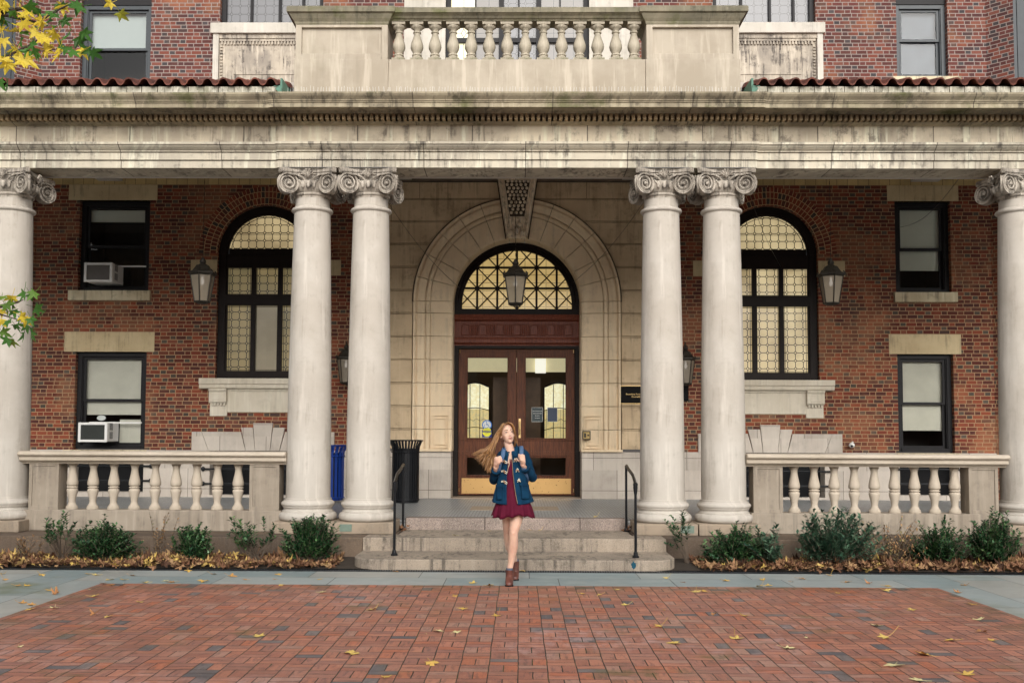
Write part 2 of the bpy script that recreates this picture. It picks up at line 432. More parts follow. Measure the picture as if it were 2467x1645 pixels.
def simple(name, col, rough=.6, metal=0., var=.15, bump=0., sc=8., spec=.35):
    m = M(name, rough, metal, spec)
    m.color(m.mix(tuple(x*(1-var) for x in col), tuple(min(1, x*(1+var)) for x in col), m.noise(sc, 4)))
    if bump: m.bump(m.noise(sc*8, 3), bump, .004)
    return m
G_soil = simple('dark soil', (.045, .034, .025), .95, var=.5, bump=.8, sc=20)
G_iron = simple('cast iron grate', (.05, .055, .06), .5, .5)
G_tile = None
def tilefloor():
    m = M('mosaic floor tile', .42, spec=.4); u, v = m.uv()
    fx = (u/.05).fract(); fy = (v/.05).fract(); d = fx.min(1-fx).min(fy.min(1-fy))*.05
    jo = 1-d.ss(.004, .008)
    c = m.mix((.40, .42, .42), (.30, .31, .315), m.white((u/.05).floor(), (v/.05).floor()))
    c = m.mix(c, (.24, .22, .2), m.noise(1.1, 4).ss(.5, .75)*.5)
    m.color(m.mix(c, (.13, .13, .13), jo)); return m
G_tile = tilefloor()
def wood(name, a, b, rough=.42):
    m = M(name, rough, spec=.22); x, y, z = m.sep(m.obj())
    g = m.noise(1., 6, .7, m.xyz(x*45., y*45., z*3.)); g2 = m.noise(1., 4, .6, m.xyz(x*150., y*150., z*6.))
    c = m.mix(a, b, g.ss(.35, .65)); c = m.mix(c, tuple(q*.35 for q in a), g2.ss(.5, .68)*.8)
    m.color(c); m.bump(g2, .25, .002); return m
W_door = wood('oak door', (.070, .021, .009), (.15, .048, .018), .5)
W_head = wood('carved mahogany', (.12, .030, .017), (.21, .060, .032), .45)
W_dark = simple('dark stained frame', (.012, .0075, .006), .5, var=.4, spec=.15)
W_blk = simple('black painted frame', (.016, .015, .016), .45, var=.3, spec=.15)
W_grn = simple('dark green frame', (.035, .042, .048), .4, var=.3)
K_brass = simple('worn brass', (.80, .56, .26), .28, 1., var=.12, sc=4)
def kick():
    m = M('scuffed brass kick plate', .42, .8)
    c = m.mix((.50, .31, .125), (.40, .25, .10), m.noise(3., 4)); c = m.mix(c, (.10, .06, .03), m.noise(22., 3, .6).ss(.64, .70))
    m.color(c); return m
K_kick = kick()
K_black = simple('black painted metal', (.012, .013, .015), .32, .3, var=.3)
K_blue = simple('blue painted steel', (.006, .035, .22), .4, .1, var=.2)
K_white = simple('white plastic', (.72, .71, .68), .5, var=.08)
K_grille = simple('dark grille', (.12, .115, .11), .6)
K_lamp = simple('bronze lantern metal', (.028, .024, .018), .55, .4, var=.6, sc=25)
K_verd = simple('green copper', (.10, .20, .15), .8, var=.35, sc=12)
K_plate = simple('verdigris plate', (.15, .20, .16), .7, var=.3, sc=12)
T_tilep = None
def tile_m():
    m = M('red clay roof tile', .8, spec=.2)
    c = m.mix((.20, .070, .048), (.10, .042, .034), m.noise(3.2, 5, .7).ss(.35, .65)); c = m.mix(c, (.05, .03, .025), m.noise(6., 5, .7).ss(.52, .7)*.6)
    m.color(c); m.bump(m.noise(30., 3), .3, .004); return m
T_tile = tile_m()
def glass(name='window glass', tint=(.9, .93, .93), refl=1.):
    m = M(name); nt = m.nt; nt.nodes.remove(m.b)
    tr = nt.nodes.new('ShaderNodeBsdfTransparent'); tr.inputs[0].default_value = (*tint, 1)
    gl = nt.nodes.new('ShaderNodeBsdfGlossy'); gl.inputs['Roughness'].default_value = .02
    fr = nt.nodes.new('ShaderNodeFresnel'); fr.inputs[0].default_value = 1.5
    mm = nt.nodes.new('ShaderNodeMath'); mm.operation = 'MULTIPLY'; mm.inputs[1].default_value = refl; nt.links.new(fr.outputs[0], mm.inputs[0])
    mx = nt.nodes.new('ShaderNodeMixShader'); nt.links.new(mm.outputs[0], mx.inputs[0]); nt.links.new(tr.outputs[0], mx.inputs[1]); nt.links.new(gl.outputs[0], mx.inputs[2])
    nt.links.new(mx.outputs[0], m.out.inputs[0]); return m
L_glass = glass(refl=1.0)
L_lglass = M('frosted lantern glass', .35, spec=.5); L_lglass.color((.25, .21, .155)); L_lglass.b.inputs['Alpha'].default_value = .72; L_lglass.bump(L_lglass.noise(60., 2), .4, .003)
def leaded(name, col, k, cell=(.155, .155), ph=(0., 0.), dd=.2, var=.35, lead=.0068, base=.25, two=None):
    m = M(name, .25, spec=.5); u, v = m.uv()
    fx = (u/cell[0]+ph[0]).fract()-.5; fy = (v/cell[1]+ph[1]).fract()-.5
    ax = fx.abs(); ay = fy.abs(); wx = lead/cell[0]; wy = lead/cell[1]
    l1 = (ax < wx)*(ay > dd); l2 = (ay < wy)*(ax > dd); l3 = (((ax+ay)-dd).abs() < wx*1.3)
    ln = l1.max(l2).max(l3)
    m.color(m.mix(tuple(q*base for q in col), (.02, .02, .02), ln))
    cn = m.mix(col, two or tuple(q*.75 for q in col), m.noise(1.6, 3).ss(.35, .65))
    cn = m.mix(cn, tuple(q*.6 for q in col), m.white((u/cell[0]+ph[0]+.5).floor(), (v/cell[1]+ph[1]+.5).floor())*var)
    m.emit(cn, (1-ln)*k); return m
L_bright = leaded('lit leaded glass', (1., .78, .42), .38, two=(.50, .37, .19))
L_bright2 = leaded('bright leaded glass', (1., .81, .46), .46, two=(.52, .39, .20))
L_dim = leaded('dim leaded glass', (.50, .38, .18), .30, two=(.28, .24, .13))
L_dim2 = leaded('dull plain glass', (.42, .35, .23), .30, lead=.0001, dd=2.)
L_fan = leaded('fanlight glass', (1., .72, .29), .42, cell=(.42, .16), dd=.06, lead=.004, ph=(.12, .1), two=(.8, .55, .2))
L_upg = leaded('grey leaded glass', (.26, .26, .28), .03, cell=(.17, .17), base=.40)
L_upd = leaded('pale leaded glass', (.62, .54, .47), .16, base=.10, cell=(.5, .9), dd=.02, lead=.006)
L_upl = leaded('lamp lit glass', (1., .90, .58), .85, cell=(.5, .9), dd=.1, lead=.006)
def rain():
    m = M('lit textured glass', .3); u, v = m.uv()
    n = m.noise(16., 4, .8, m.xyz(u, v, 0.)).ss(.38, .64); k = n*.9+.45
    # leaded: verticals and three rising curves
    fx = ((u)/.145+.1).fract(); ln = (fx < .06)
    arc = v-(1-((u/.29).fract()*2-1).abs()*0.)*0.; fy = ((v-((u/.145).fract()-.5).abs()*.09)/.42+.33).fract(); ln = ln.max(fy < .035)
    m.color((.3, .25, .15))
    m.emit(m.mix((1., .84, .40), (.55, .37, .11), n), (1-ln)*k*.66); return m
L_rain = rain()
L_rain2 = simple('lamp behind textured glass', (.5, .45, .3), .3); L_rain2.emit(L_rain2.mix((1., .95, .68), (.80, .66, .30), L_rain2.noise(22., 4, .8).ss(.42, .60)), .66)
W_wb = simple('bulb', (1, 1, 1), .4); W_wb.emit((1, .93, .85), .45)
K_paper = simple('white blind', (.36, .385, .37), .8, var=.06)
K_pale = simple('olive white blind', (.92, .92, .80), .8, var=.04)
K_curt = simple('pale curtain and reflection', (.60, .56, .47), .85, var=.25, sc=2)
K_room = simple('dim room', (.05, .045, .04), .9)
K_dark = simple('dark opening', (.006, .006, .007), .9)
# ------------------------------------------------------------ ground
YW = 19.3                                    # front face of the brick wall
def struct(name, mb, mat, **k):
    o = mb.build(name, mat, **k); o['kind'] = 'structure'; return o
g = MB(); g.quad((-200, -200, -.012), (200, -200, -.012), (200, 300, -.012), (-200, 300, -.012)); struct('ground', g, G_soil)
g = MB(); g.quad((-4.55, -6, 0), (4.53, -6, 0), (4.53, 10.95, 0), (-4.55, 10.95, 0)); struct('brick_paving', g, G_pav)
# bluestone walk: two rows along the building, slabs down both sides (uv u along the row, v across)
g = MB()
def slabs(x0, x1, y0, y1, turn=False):
    c = [(x0, y0, 0), (x1, y0, 0), (x1, y1, 0), (x0, y1, 0)]
    uv = [(p[1], p[0]) for p in c] if turn else [(p[0], p[1]-10.91) for p in c]
    g.quad(*c, uv=uv)
slabs(-4.55, 4.53, 10.95, 12.03)
slabs(-16, -4.55, -6, 12.03, True); slabs(4.53, 16, -6, 12.03, True)
struct('bluestone_pavement', g, G_slate)
# planting bed with a gentle uneven surface
g = MB(); nx, ny = 200, 9; vs = []
for j in range(ny+1):
    for i in range(nx+1):
        x = -11+22*i/nx; y = 12.2+1.02*j/ny
        vs.append((x, y, .012+.03*j/ny+.02*mnoise.noise(Vector((x*2.5, y*2.5, 0)))*(j > 0)))
g.add(vs, [(j*(nx+1)+i, j*(nx+1)+i+1, (j+1)*(nx+1)+i+1, (j+1)*(nx+1)+i) for j in range(ny) for i in range(nx)])
struct('planting_bed', g, G_soil, smooth=60)
# trench drain grate
g = MB()
g.box(-11, 11, 12.035, 12.05, -.03, .004); g.box(-11, 11, 12.175, 12.19, -.03, .004)
n = 0
x = -11.
while x < 11: g.box(x, x+.012, 12.05, 12.175, -.008, .003); x += .030
o = tag(g.build('drain_grate', G_iron), 'long narrow iron drain grate running between bluestone walk and the steps', 'drain grate')

# ------------------------------------------------------------ entrance steps
st = thing('entrance_steps', 'three broad grey granite steps with rounded ends leading up to the doors', 'steps', (0, 12.5, 0))
OS = (0, 12.5, 0)
def rounded(x0, x1, yf, yb, r, n=12):
    p = [(x1, yb), (x0, yb)]
    for i in range(n+1):
        a = PI+PI/2*i/n; p.append((x0+r+r*math.cos(a), yf+r*1.25+r*1.25*math.sin(a)))
    for i in range(n+1):
        a = -PI/2+PI/2*i/n; p.append((x1-r+r*math.cos(a), yf+r*1.25+r*1.25*math.sin(a)))
    return p
def stepmesh(pts, z0, z1, bev=.012):
    m = MB(); m.prism_z(pts, z0, z1); return m
def bevel(o, w=.01, seg=2, ang=40):
    b = o.modifiers.new('bevel', 'BEVEL'); b.width = w; b.segments = seg; b.limit_method = 'ANGLE'; b.angle_limit = R(ang); return o
bevel(stepmesh(rounded(-2.04, 1.94, 12.2, 13.3, .30), -.05, .129).build('step', G := T_gran, st, off=OS, smooth=35), .012)
bevel(stepmesh([(-2.035, 13.14), (1.93, 13.14), (1.93, 13.6), (-2.035, 13.6)], -.05, .297).build('step', T_gran, st, off=OS), .01)
m = MB(); m.box(-1.62, 1.53, 13.6, 14.37, .05, .297); m.build('step_tread', T_gran, st, off=OS)
bevel(stepmesh([(-1.615, 14.36), (1.525, 14.36), (1.525, 14.62), (-1.615, 14.62)], .05, .461).build('curb', T_pink, st, off=OS), .012)
# blue paint mark on the lowest step
m = MB(); rr = random.Random(4)
pts = [(1.40+.026*math.cos(a)*(.7+.9*rr.random()), .072+.036*math.sin(a)*(.7+.8*rr.random())) for a in [2*PI*i/26 for i in range(26)]]
m.prism_y([(x, z) for x, z in pts], 12.195, 12.202); m.build('paint_stain', simple('blue paint', (.02, .075, .11), .95, spec=.05), st, off=OS)

# ------------------------------------------------------------ portico (one thing): floor, base, columns, entablature, roof, ceiling
XC = -.045
po = thing('portico', 'stone portico with paired ionic columns, long entablature and red tiled roof edge', 'portico', (0, 14, 0)); OP = (0, 14, 0)
def P(mb, name, mat, **k): return mb.build(name, mat, po, off=OP, **k)
m = MB(); m.box(-11, -2.04, 13.18, 14.62, -.1, .2965); m.box(-2.04, -1.65, 13.61, 14.62, -.1, .2965); m.box(1.56, 1.935, 13.61, 14.62, -.1, .297); m.box(1.935, 11, 13.18, 14.62, -.1, .297); PS_base = m
m = MB(); m.quad((-11, 14.62, .459), (11, 14.62, .459), (11, 19.35, .459), (-11, 19.35, .459))
m.quad((-11, 14.3, .459), (-1.62, 14.3, .459), (-1.62, 14.62, .459), (-11, 14.62, .459)); m.quad((1.53, 14.3, .459), (11, 14.3, .459), (11, 14.62, .459), (1.53, 14.62, .459))
m.box(-11, -1.62, 14.30, 14.5, .2, .455); m.box(1.53, 11, 14.30, 14.5, .2, .455)
P(m, 'floor', G_tile)

def PS(mb, name, mat, bev=0, **k):
    for q in pieces(mb):
        o = P(q, name, mat, **k)
        if bev: bevel(o, bev)
PS(PS_base, 'base_course', T_base, bev=.015)
def capital_mb():
    m = MB()
    # echinus with egg and dart, bead below, necking ring
    def eg(r, z, a): return r*(1+.035*abs(math.sin(a*10))) if .0 < z < .9 else r
    m.lathe([(.240, -.10), (.243, -.075), (.262, -.065), (.268, -.05), (.262, -.035), (.25, -.03), (.262, -.02), (.29, .03), (.315, .075), (.322, .10), (.30, .125), (.27, .13), (.27, .22)], n=60, fn=eg)
    # abacus with concave sides
    pts = []; h = .41
    for k in range(4):
        a0 = k*PI/2
        for i in range(13):
            t = -1+2*i/12; px = t*h*.93; py = -(h-.10*(1-t*t))*.98
            c, s_ = math.cos(a0), math.sin(a0); pts.append((px*c-py*s_, px*s_+py*c))
    m.prism_z([(x*.94, y*.94) for x, y in pts], .205, .232)
    m.prism_z(pts, .232, .272); m.prism_z([(x*.975, y*.975) for x, y in pts], .272, .285)
    for k in range(4):
        a0 = k*PI/2; rot = Matrix.Rotation(a0, 4, 'Z')
        for s in (-1, 1):
            # scroll: disc body plus raised spiral, plane turned a little towards the corner
            cx, cy, cz = s*.270, -.338, .075
            pl = rot @ Matrix.Translation((cx, cy, cz)) @ Matrix.Rotation(-s*R(27), 4, 'Z')
            # body disc (axis local y)
            N = 28; vs = []
            for yy, rr in ((.012, .146), (.0, .146), (-.016, .146), (-.016, .126), (0.034, .118), (.034, .0)):
                for i in range(N):
                    a = 2*PI*i/N; vs.append(pl @ Vector((rr*math.cos(a), yy, rr*math.sin(a))))
            m.add(vs, [(j*N+i, j*N+(i+1) % N, (j+1)*N+(i+1) % N, (j+1)*N+i) for j in range(5) for i in range(N)])
            if s > 0:    # body of the corner scroll: from this face's rim to its mirror image on the next face
                irt = rot.inverted(); ra_ = [pl @ Vector((.143*math.cos(2*PI*i/N), .008, .143*math.sin(2*PI*i/N))) for i in range(N)]
                rb_ = [rot @ Vector((-(irt @ p).y, -(irt @ p).x, (irt @ p).z)) for p in ra_]
                md_ = [((p+q)/2)*1.0 for p, q in zip(ra_, rb_)]
                m.add(ra_+md_+rb_, [(j*N+i, j*N+(i+1) % N, (j+1)*N+(i+1) % N, (j+1)*N+i) for j in range(2) for i in range(N)])
            sp = []; ra = []
            for i in range(76):
                t = i/75; a = PI*.5+s*t*2*PI*2.35; r = .122*(1-t)**.9+.020
                sp.append(pl @ Vector((-s*r*math.cos(a)*-1 if False else r*math.cos(a), -.006-.010*t, r*math.sin(a)))); ra.append(.0150*(1-t*.35))
            m.tube(sp, ra, 6)
            m.ell(pl @ Vector((0, -.008, 0)), (.024, .02, .024), 10, 6)
            # scroll arm from the middle to the volute top, and the leaf hanging from it
            arm = [pl @ Vector((s*.0, .0, .128)), rot @ Vector((s*.17, -.330, .198)), rot @ Vector((s*.09, -.315, .165)), rot @ Vector((s*.05, -.295, .13))]
            m.tube(arm, [.017, .016, .015, .012], 6)
            for q in range(4):
                m.ell(rot @ Vector((s*(.125-.018*q), -.315, .115-.022*q)), (.011, .012, .02), 7, 5, Matrix.Rotation(a0, 3, 'Z') @ Matrix.Rotation(s*.8, 3, 'Y'))
            m.ell(rot @ Vector((s*.372, -.372, .222)), (.034, .034, .02), 8, 5)
        # palmette flower on the abacus
        for j, an in enumerate((-62, -38, -14, 14, 38, 62)):
            dr = Vector((math.sin(R(an)), 0, math.cos(R(an)))); b = Vector((0, -.335, .17))
            ln = .085 if abs(an) < 30 else .072
            m.tube([rot @ (b+Vector((0, .01, 0))), rot @ (b+dr*ln*.6+Vector((0, -.018, 0))), rot @ (b+dr*ln+Vector((0, -.030, 0)))], [.008, .017, .010], 6)
            m.ell(rot @ (b+dr*(ln+.004)+Vector((0, -.03, 0))), (.016, .013, .015), 7, 5)
        m.ell(rot @ Vector((0, -.345, .19)), (.024, .03, .045), 10, 7)
        for t in (-.075, 0, .075):
            m.ell(rot @ Vector((t, -.315+abs(t)*.12, .065)), (.027 if t else .036, .022, .052), 12, 8)
    return m
def column(x, label, proto=None):
    z0 = .297; y = 14.0
    if proto is None:
        sh = MB(); pr = []
        z = .765
        for i in range(13):
            t = i/12; r = .308-.055*(t**1.7); pr.append((r, z+(4.765-z)*t))
        pr = [(.325, .745), (.325, .762)]+pr+[(.262, 4.772), (.278, 4.778), (.290, 4.793), (.291, 4.806), (.283, 4.822), (.262, 4.83), (.243, 4.845), (.238, 4.90), (.238, 5.0)]
        sh.lathe(pr, n=56)
        c = sh.build('column', T_col, po, smooth=35); c.location = (x, 0, 0)
        pl = MB(); pl.box(-.418, .418, -.418, .418, z0+.001, .455); p_ = bevel(pl.build('plinth', T_plinth, c), .012)
        b = MB(); b.lathe([(.34, .455), (.375, .462), (.393, .485), (.40, .515), (.394, .545), (.375, .568), (.352, .574), (.352, .592), (.338, .598), (.327, .612), (.329, .626), (.342, .638), (.35, .642), (.35, .655), (.362, .664), (.37, .682), (.368, .70), (.357, .715), (.338, .722), (.336, .73), (.325, .738), (.32, .75)], n=56)
        b.build('base', T_col, c, smooth=50)
        k = capital_mb().build('capital', T_cap, c, smooth=40); k.location = (0, 0, 5.055)
    else:
        c = copy_tree(proto, po); c.location = (x, 0, 0)
        for ch in c.children: ch.parent = c
    c['label'] = label; c['group'] = 'ionic columns of the portico'
    return c
cols = [-7.21, -2.94, -2.105, 2.005, 2.855, 7.02]
clab = ['ionic column cut by the left edge of the photo', 'outer column of the left pair', 'inner column of the left pair beside the left handrail', 'inner column of the right pair beside the right handrail', 'outer column of the right pair', 'ionic column cut by the right edge of the photo']
c0 = column(cols[0], clab[0])
for x, l in zip(cols[1:], clab[1:]): column(x, l, c0)
for c in po.children:
    if c.name.startswith('column'): c.location.z = 0

# entablature: closed outlines (y,z) swept along X; the middle breaks forward over the column pairs
EL, ER = -11., 11.
arch = [(13.87, 5.395), (13.87, 5.494), (13.90, 5.496), (13.90, 5.504), (13.845, 5.506), (13.845, 5.602), (13.875, 5.604), (13.875, 5.613), (13.83, 5.616), (13.825, 5.632), (13.80, 5.645), (13.765, 5.67), (13.75, 5.692), (13.73, 5.695), (13.73, 5.728), (13.88, 5.735), (14.35, 5.735), (14.35, 5.395)]
m = MB(); m.prof_x(arch, EL, -3.42); m.prof_x(arch, 3.33, ER)
m.prof_x([(y-.03 if y < 14 else y, z) for y, z in arch], -3.42, 3.33); P(m, 'architrave', T_arc)
fr = [(13.88, 5.735), (13.88, 5.99), (13.86, 6.0), (13.835, 6.006), (14.35, 6.006), (14.35, 5.735)]
m = MB(); m.prof_x(fr, EL, -3.42); m.prof_x(fr, 3.33, ER); m.prof_x([(y-.03 if y < 14 else y, z) for y, z in fr], -3.42, 3.33); P(m, 'frieze', T_ent)
bd = [(13.90, 5.992), (13.845, 5.998), (13.80, 6.005), (13.765, 6.012), (13.745, 6.014), (13.84, 6.016), (13.84, 6.10), (13.66, 6.102), (13.63, 6.112), (13.62, 6.124), (13.395, 6.128), (13.395, 6.092), (13.37, 6.092), (13.37, 6.150), (13.355, 6.154), (13.35, 6.166), (13.335, 6.176), (13.335, 6.186), (13.318, 6.20), (13.29, 6.222), (13.27, 6.246), (13.265, 6.268), (13.38, 6.275), (14.35, 6.29), (14.35, 5.992)]
m = MB()
for a, b in ((EL, -3.42), (3.33, ER)): m.prof_x(bd, a, b)
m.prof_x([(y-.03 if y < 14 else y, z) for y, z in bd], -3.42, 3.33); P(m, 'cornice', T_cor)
m = MB(); x = EL
while x < ER:
    d = .03 if -3.42 < x < 3.33 else 0
    m.box(x, x+.046, 13.665-d, 13.845-d, 6.0165, 6.0985); x += .0775
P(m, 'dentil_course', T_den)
# small block course under the tiles, left and right of the balcony
rr = random.Random(3); m = MB()
for a, b in ((EL, -3.27), (3.17, ER)):
    x = a
    while x < b-.05:
        x2 = min(x+.205+rr.uniform(-.015, .015), b); m.box(x+.004, x2-.004, 13.40+rr.uniform(-.004, .004), 13.6, 6.272, 6.398); x = x2
bevel(P(m, 'block_course', stone('block course', (.50, .47, .39), (.30, .28, .22), .5, .5, .8, .3, sc=4)), .006)
# clay tile roof, S profile, stepped courses rising to the wall
def tile_h(x):
    t = (x/.2165) % 1.
    return .102*math.sqrt(max(0, 1-((t-.30)/.32)**2)) if abs(t-.30) < .31 else .012+.02*((t-.80)/.19)**2*1.0
for a, b in ((EL, -3.30), (3.20, ER)):
    m = MB(); nn = int((b-a)/.0135); rows = []
    for k in range(13):
        for dy, dz in ((0, .0), (.44, -.012)):
            rows.append((13.32+k*.44+dy, 6.395+(k*.44+dy)*.30+dz))
    vs = []
    for y, z in rows:
        for i in range(nn+1):
            x = a+(b-a)*i/nn; vs.append((x, y+.012*mnoise.noise(Vector((int(x/.2165)*3.1, y, 0))), z+tile_h(x)))
    for i in range(nn+1):
        x = a+(b-a)*i/nn; vs.append((x, 13.325, rows[0][1]+tile_h(x)-.020))
    W_ = nn+1; q = len(rows)
    fs = [(j*W_+i, j*W_+i+1, (j+1)*W_+i+1, (j+1)*W_+i) for j in range(q-1) for i in range(nn)]
    fs += [(q*W_+i, q*W_+i+1, i+1, i) for i in range(nn)]
    m.add(vs, fs)
    m.box(a, b, 13.43, 13.7, 6.38, 6.402)
    P(m, 'tile_roof', T_tile, smooth=50)
m = MB()
for s, x in ((1, -3.275), (-1, 3.175)):
    m.box(x-.014, x+.014, 13.42, 14.0, 6.28, 6.52); m.box(x-.10*(s > 0), x+.10*(s < 0), 13.40, 13.7, 6.40, 6.412)
    m.prism_y([(x-.07*s, 6.36), (x+.0*s, 6.28), (x+.03*s, 6.28), (x+.012*s, 6.38), (x-.012*s, 6.40)], 13.36, 13.42)
PS(m, 'copper_flashing', K_verd)
# ceiling, cross beams, side closures
m = MB(); m.box(-11, 11, 15.2, 19.3, 6.80, 6.86); m.box(-11, 11, 14.36, 15.2, 6.70, 6.74); P(m, 'ceiling', T_ceil)
m = MB()
for a, b in ((-2.40, -2.10), (1.99, 2.28), (-8.27, -7.80), (7.62, 8.15)): m.box(a, b, 14.36, 19.29, 6.625, 6.80)
PS(m, 'ceiling_beam', T_soffit)
m = MB(); m.box(-9.35, 9.15, 14.35, 14.42, 5.39, 6.80); P(m, 'back_of_beam', T_soffit)

# ------------------------------------------------------------ balcony parapet above the entablature
bp = thing('balcony_parapet', 'weathered stone balcony parapet with bulbous balusters between two panelled piers', 'parapet', (XC, 14, 6.28)); OB = (XC, 14, 6.28)
def BP(mb, name, mat, **k): return mb.build(name, mat, bp, off=OB, **k)
m = MB(); m.box(-1.865, 1.777, 13.86, 14.15, 6.26, 6.955); bevel(BP(m, 'base_wall', T_par), .008)
for x0, x1, nm in ((-3.20, -1.865, 0), (1.777, 3.11, 1)):
    m = MB(); m.box(x0, x1, 13.84, 14.45, 6.26, 6.952)
    a, b = x0+.012, x1-.012
    # pier body with a sunk panel
    m.box(a, b, 13.90, 14.44, 6.952, 7.45)
    m.box(a, a+.085, 13.85, 13.90, 6.952, 7.45); m.box(b-.085, b, 13.85, 13.90, 6.952, 7.45)
    m.box(a+.085, b-.085, 13.85, 13.90, 6.952, 7.035); m.box(a+.085, b-.085, 13.85, 13.90, 7.415, 7.45)
    bevel(BP(m, 'pier', T_par), .005)
    m = MB(); e = 1e-3
    lv = [(0.0, 7.45), (.012, 7.475), (.012, 7.49), (.045, 7.53), (.07, 7.57), (.075, 7.585), (.11, 7.60), (.11, 7.668), (.085, 7.69), (0, 7.70)]
    for (p, z), (p2, z2) in zip(lv, lv[1:]):
        A = [(a-p, 13.85-p), (b+p, 13.85-p), (b+p, 14.45+p), (a-p, 14.45+p)]; B = [(a-p2, 13.85-p2), (b+p2, 13.85-p2), (b+p2, 14.45+p2), (a-p2, 14.45+p2)]
        v = [(x, y, z) for x, y in A]+[(x, y, z2) for x, y in B]
        m.add(v, [(i, (i+1) % 4, 4+(i+1) % 4, 4+i) for i in range(4)])
    m.quad((a, 13.85, 7.70), (b, 13.85, 7.70), (b, 14.45, 7.70), (a, 14.45, 7.70))
    BP(m, 'pier_cap', T_parcap)
rl = [(13.89, 7.525), (13.885, 7.54), (13.86, 7.55), (13.84, 7.575), (13.80, 7.60), (13.785, 7.605), (13.785, 7.672), (13.81, 7.688), (14.2, 7.69), (14.22, 7.6), (14.15, 7.525)]
m = MB(); m.prof_x(rl, -1.88, 1.79); BP(m, 'rail', T_parcap)
def bal_up():
    m = MB(); m.box(-.094, .094, -.094, .094, 0, .045)
    m.lathe([(.088, .045), (.086, .06), (.062, .085), (.058, .095), (.068, .10), (.07, .112), (.066, .122), (.052, .13), (.064, .155), (.084, .19), (.092, .225), (.089, .26), (.076, .305), (.060, .35), (.048, .39), (.044, .425), (.055, .43), (.059, .44), (.055, .452), (.044, .457), (.048, .475), (.07, .492), (.088, .51), (.092, .525), (.086, .54)], n=22)
    m.box(-.095, .095, -.095, .095, .535, .575); return m
first = None
for i in range(14):
    x = -1.734+i*(1.627+1.734)/13
    if first is None:
        first = bal_up().build('baluster', T_balup, bp, smooth=40)
        o = first
    else:
        o = first.copy(); C.objects.link(o); o.parent = bp
    o.location = (x-XC, .0, 6.952-6.28); o['group'] = 'balusters of the balcony parapet'
    o.rotation_euler = (0, 0, 0)
# pigeon spikes on the ledge and above the capitals
def spikes(name, xs0, xs1, y, z, h, step, lab, tilt=.0, seed=1):
    r = random.Random(seed); m = MB(); x = xs0
    while x < xs1:
        if r.random() > .06:
            a = r.uniform(-.012, .012); m.tube([(x, y, z), (x+a, y-.02+r.uniform(-.02, .02), z+h*r.uniform(.85, 1.1))], .0022, 4)
        x += step*r.uniform(.8, 1.2)
    m.box(xs0, xs1, y-.012, y+.012, z-.004, z+.004)
    return tag(m.build(name, simple('clear spike plastic '+str(seed), (.62, .62, .6), .3), smooth=None), lab, 'bird spikes')
spikes('bird_spikes', -3.17, 3.02, 13.35, 6.275, .095, .042, 'row of thin white bird spikes on the ledge below the balcony parapet')
for i, (x, l) in enumerate(zip(cols[1:5], ('outer left', 'inner left', 'inner right', 'outer right'))):
    o = spikes('bird_spikes', x-.34, x+.34, 13.66, 5.345, .13, .035, 'thin dark bird spikes standing on the capital of the %s column' % l, seed=5+i)
    o.data.materials[0] = K_grille.mat

# ------------------------------------------------------------ lower balustrades
def bal_lo():
    m = MB()
    m.lathe([(.080, 0), (.082, .02), (.076, .04), (.060, .06), (.048, .085), (.045, .11), (.052, .16), (.066, .21), (.075, .25), (.076, .268), (.070, .28), (.058, .284), (.058, .296), (.072, .298), (.076, .305), (.072, .313), (.058, .316), (.058, .328), (.070, .332), (.078, .345), (.077, .385), (.068, .43), (.055, .49), (.047, .54), (.046, .57), (.054, .60), (.064, .62), (.066, .635)], n=22)
    return m
balm = bal_lo().build('baluster', T_balu, None, smooth=50); bal_first = True
def balustrade(px0, px1, pedw, xs, lab):
    global bal_first
    cx = (px0+px1)/2; O = (cx, 14.05, .297)
    t = thing('stone_balustrade', lab, 'balustrade', O, group=None)
    m = MB(); m.box(px0-.04, px1+.04, 13.88, 14.22, .299, .587); bevel(m.build('plinth_block', T_bal, t, off=O), .012)
    for a in (px0, px1-pedw):
        m = MB(); b = a+pedw; m.box(a, b, 13.925, 14.19, .587, 1.24)
        m.box(a, a+.045, 13.91, 13.925, .587, 1.24); m.box(b-.045, b, 13.91, 13.925, .587, 1.24); m.box(a+.045, b-.045, 13.91, 13.925, .587, .635); m.box(a+.045, b-.045, 13.91, 13.925, 1.19, 1.24)
        bevel(m.build('pedestal', T_bal, t, off=O), .003)
    rp = [(13.90, 1.225), (13.89, 1.24), (13.87, 1.25), (13.865, 1.262), (13.82, 1.268), (13.82, 1.325), (13.79, 1.335), (13.77, 1.345), (13.765, 1.362), (13.78, 1.385), (13.81, 1.40), (14.29, 1.40), (14.33, 1.375), (14.33, 1.34), (14.28, 1.325), (14.28, 1.265), (14.20, 1.225)]
    m = MB(); m.prof_x(rp, px0-.11, px1+.11); bevel(m.build('rail', T_balu, t, off=O), .012, 2, 60)
    for x in xs:
        if bal_first: o = balm; bal_first = False; o.parent = t
        else: o = balm.copy(); C.objects.link(o); o.parent = t
        o.location = (x-cx, 0, .587-.297); o['group'] = 'balusters of the lower balustrades'
balustrade(-6.83, -3.33, .415, [-6.278+i*.2924 for i in range(9)], 'pale stone balustrade left of the steps with nine balusters')
balustrade(3.25, 6.62, .405, [3.849+i*.2785 for i in range(9)], 'pale stone balustrade right of the steps behind the large spreading shrub')
